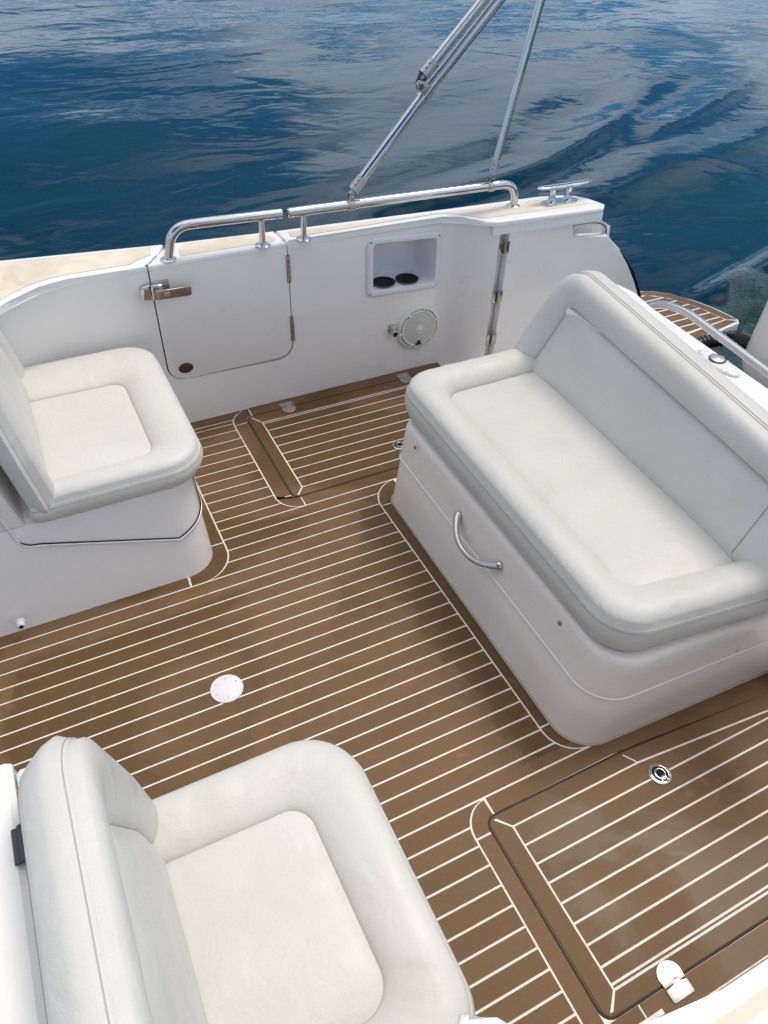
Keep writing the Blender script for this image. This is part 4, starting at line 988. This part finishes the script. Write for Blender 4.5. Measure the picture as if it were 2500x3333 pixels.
# ================================================================== OUTBOARD ENGINE
OB = thing('outboard_engine', 'pearl grey outboard engine at the right edge behind the stern rail', 'outboard engine', (3.22, 1.86, -0.2))
def eo(cx, cy, hx, hy, z, r_=0.10): return [(x, y, z) for x, y in rpoly([(cx-hx, cy-hy, r_), (cx+hx, cy-hy*0.75, r_*0.7), (cx+hx, cy+hy*0.75, r_*0.7), (cx-hx, cy+hy, r_)], 4, 7)]
cx, cy = 3.22, 1.86
rings('cowl', [eo(cx, cy, 0.300, 0.165, 0.232), eo(cx, cy, 0.303, 0.168, 0.238), eo(cx+0.005, cy, 0.302, 0.167, 0.32), eo(cx+0.01, cy, 0.298, 0.164, 0.55), eo(cx+0.025, cy, 0.285, 0.155, 0.72), eo(cx+0.045, cy, 0.255, 0.135, 0.80), eo(cx+0.06, cy, 0.21, 0.10, 0.84), eo(cx+0.07, cy, 0.12, 0.06, 0.855, 0.05)], M_eng, OB, smooth=60)
rings('cowl_seal', [eo(cx, cy, 0.292, 0.158, 0.222), eo(cx, cy, 0.292, 0.158, 0.236)], M_void, OB)
rings('lower_cowl', [eo(cx, cy, 0.20, 0.10, -0.02, 0.06), eo(cx, cy, 0.255, 0.135, 0.05), eo(cx, cy, 0.290, 0.157, 0.13), eo(cx, cy, 0.303, 0.168, 0.175), eo(cx, cy, 0.306, 0.171, 0.20), eo(cx, cy, 0.300, 0.166, 0.224)], M_eng, OB, smooth=60)
rings('midsection', [eo(cx+0.05, cy, 0.16, 0.05, -0.8, 0.04), eo(cx+0.04, cy, 0.17, 0.065, -0.3, 0.05), eo(cx+0.02, cy, 0.2, 0.09, -0.01, 0.06)], M_eng, OB, smooth=60)
box('mounting_bracket', (2.93, 1.86, -0.03), (0.34, 0.20, 0.26), M_grey, OB, 0.02)
box('trim_cylinder', (2.90, 2.10, -0.02), (0.45, 0.26, 0.10), M_black, OB, 0.02)
hz = round_path([(2.55, 2.33, -0.02), (3.02, 2.27, 0.105), (3.12, 2.19, 0.15), (3.04, 2.00, 0.22)], 0.06, 8)
hzp = []
for a, b in zip(hz, hz[1:]):
    a, b = Vector(a), Vector(b); k = max(1, int((b-a).length/0.006))
    hzp += [a.lerp(b, i/k) for i in range(k)]
tube('rigging_hose', hzp, [0.036+0.0035*math.sin(i*PI/1.5) for i in range(len(hzp))], M_hose, OB, 14, smooth=70)
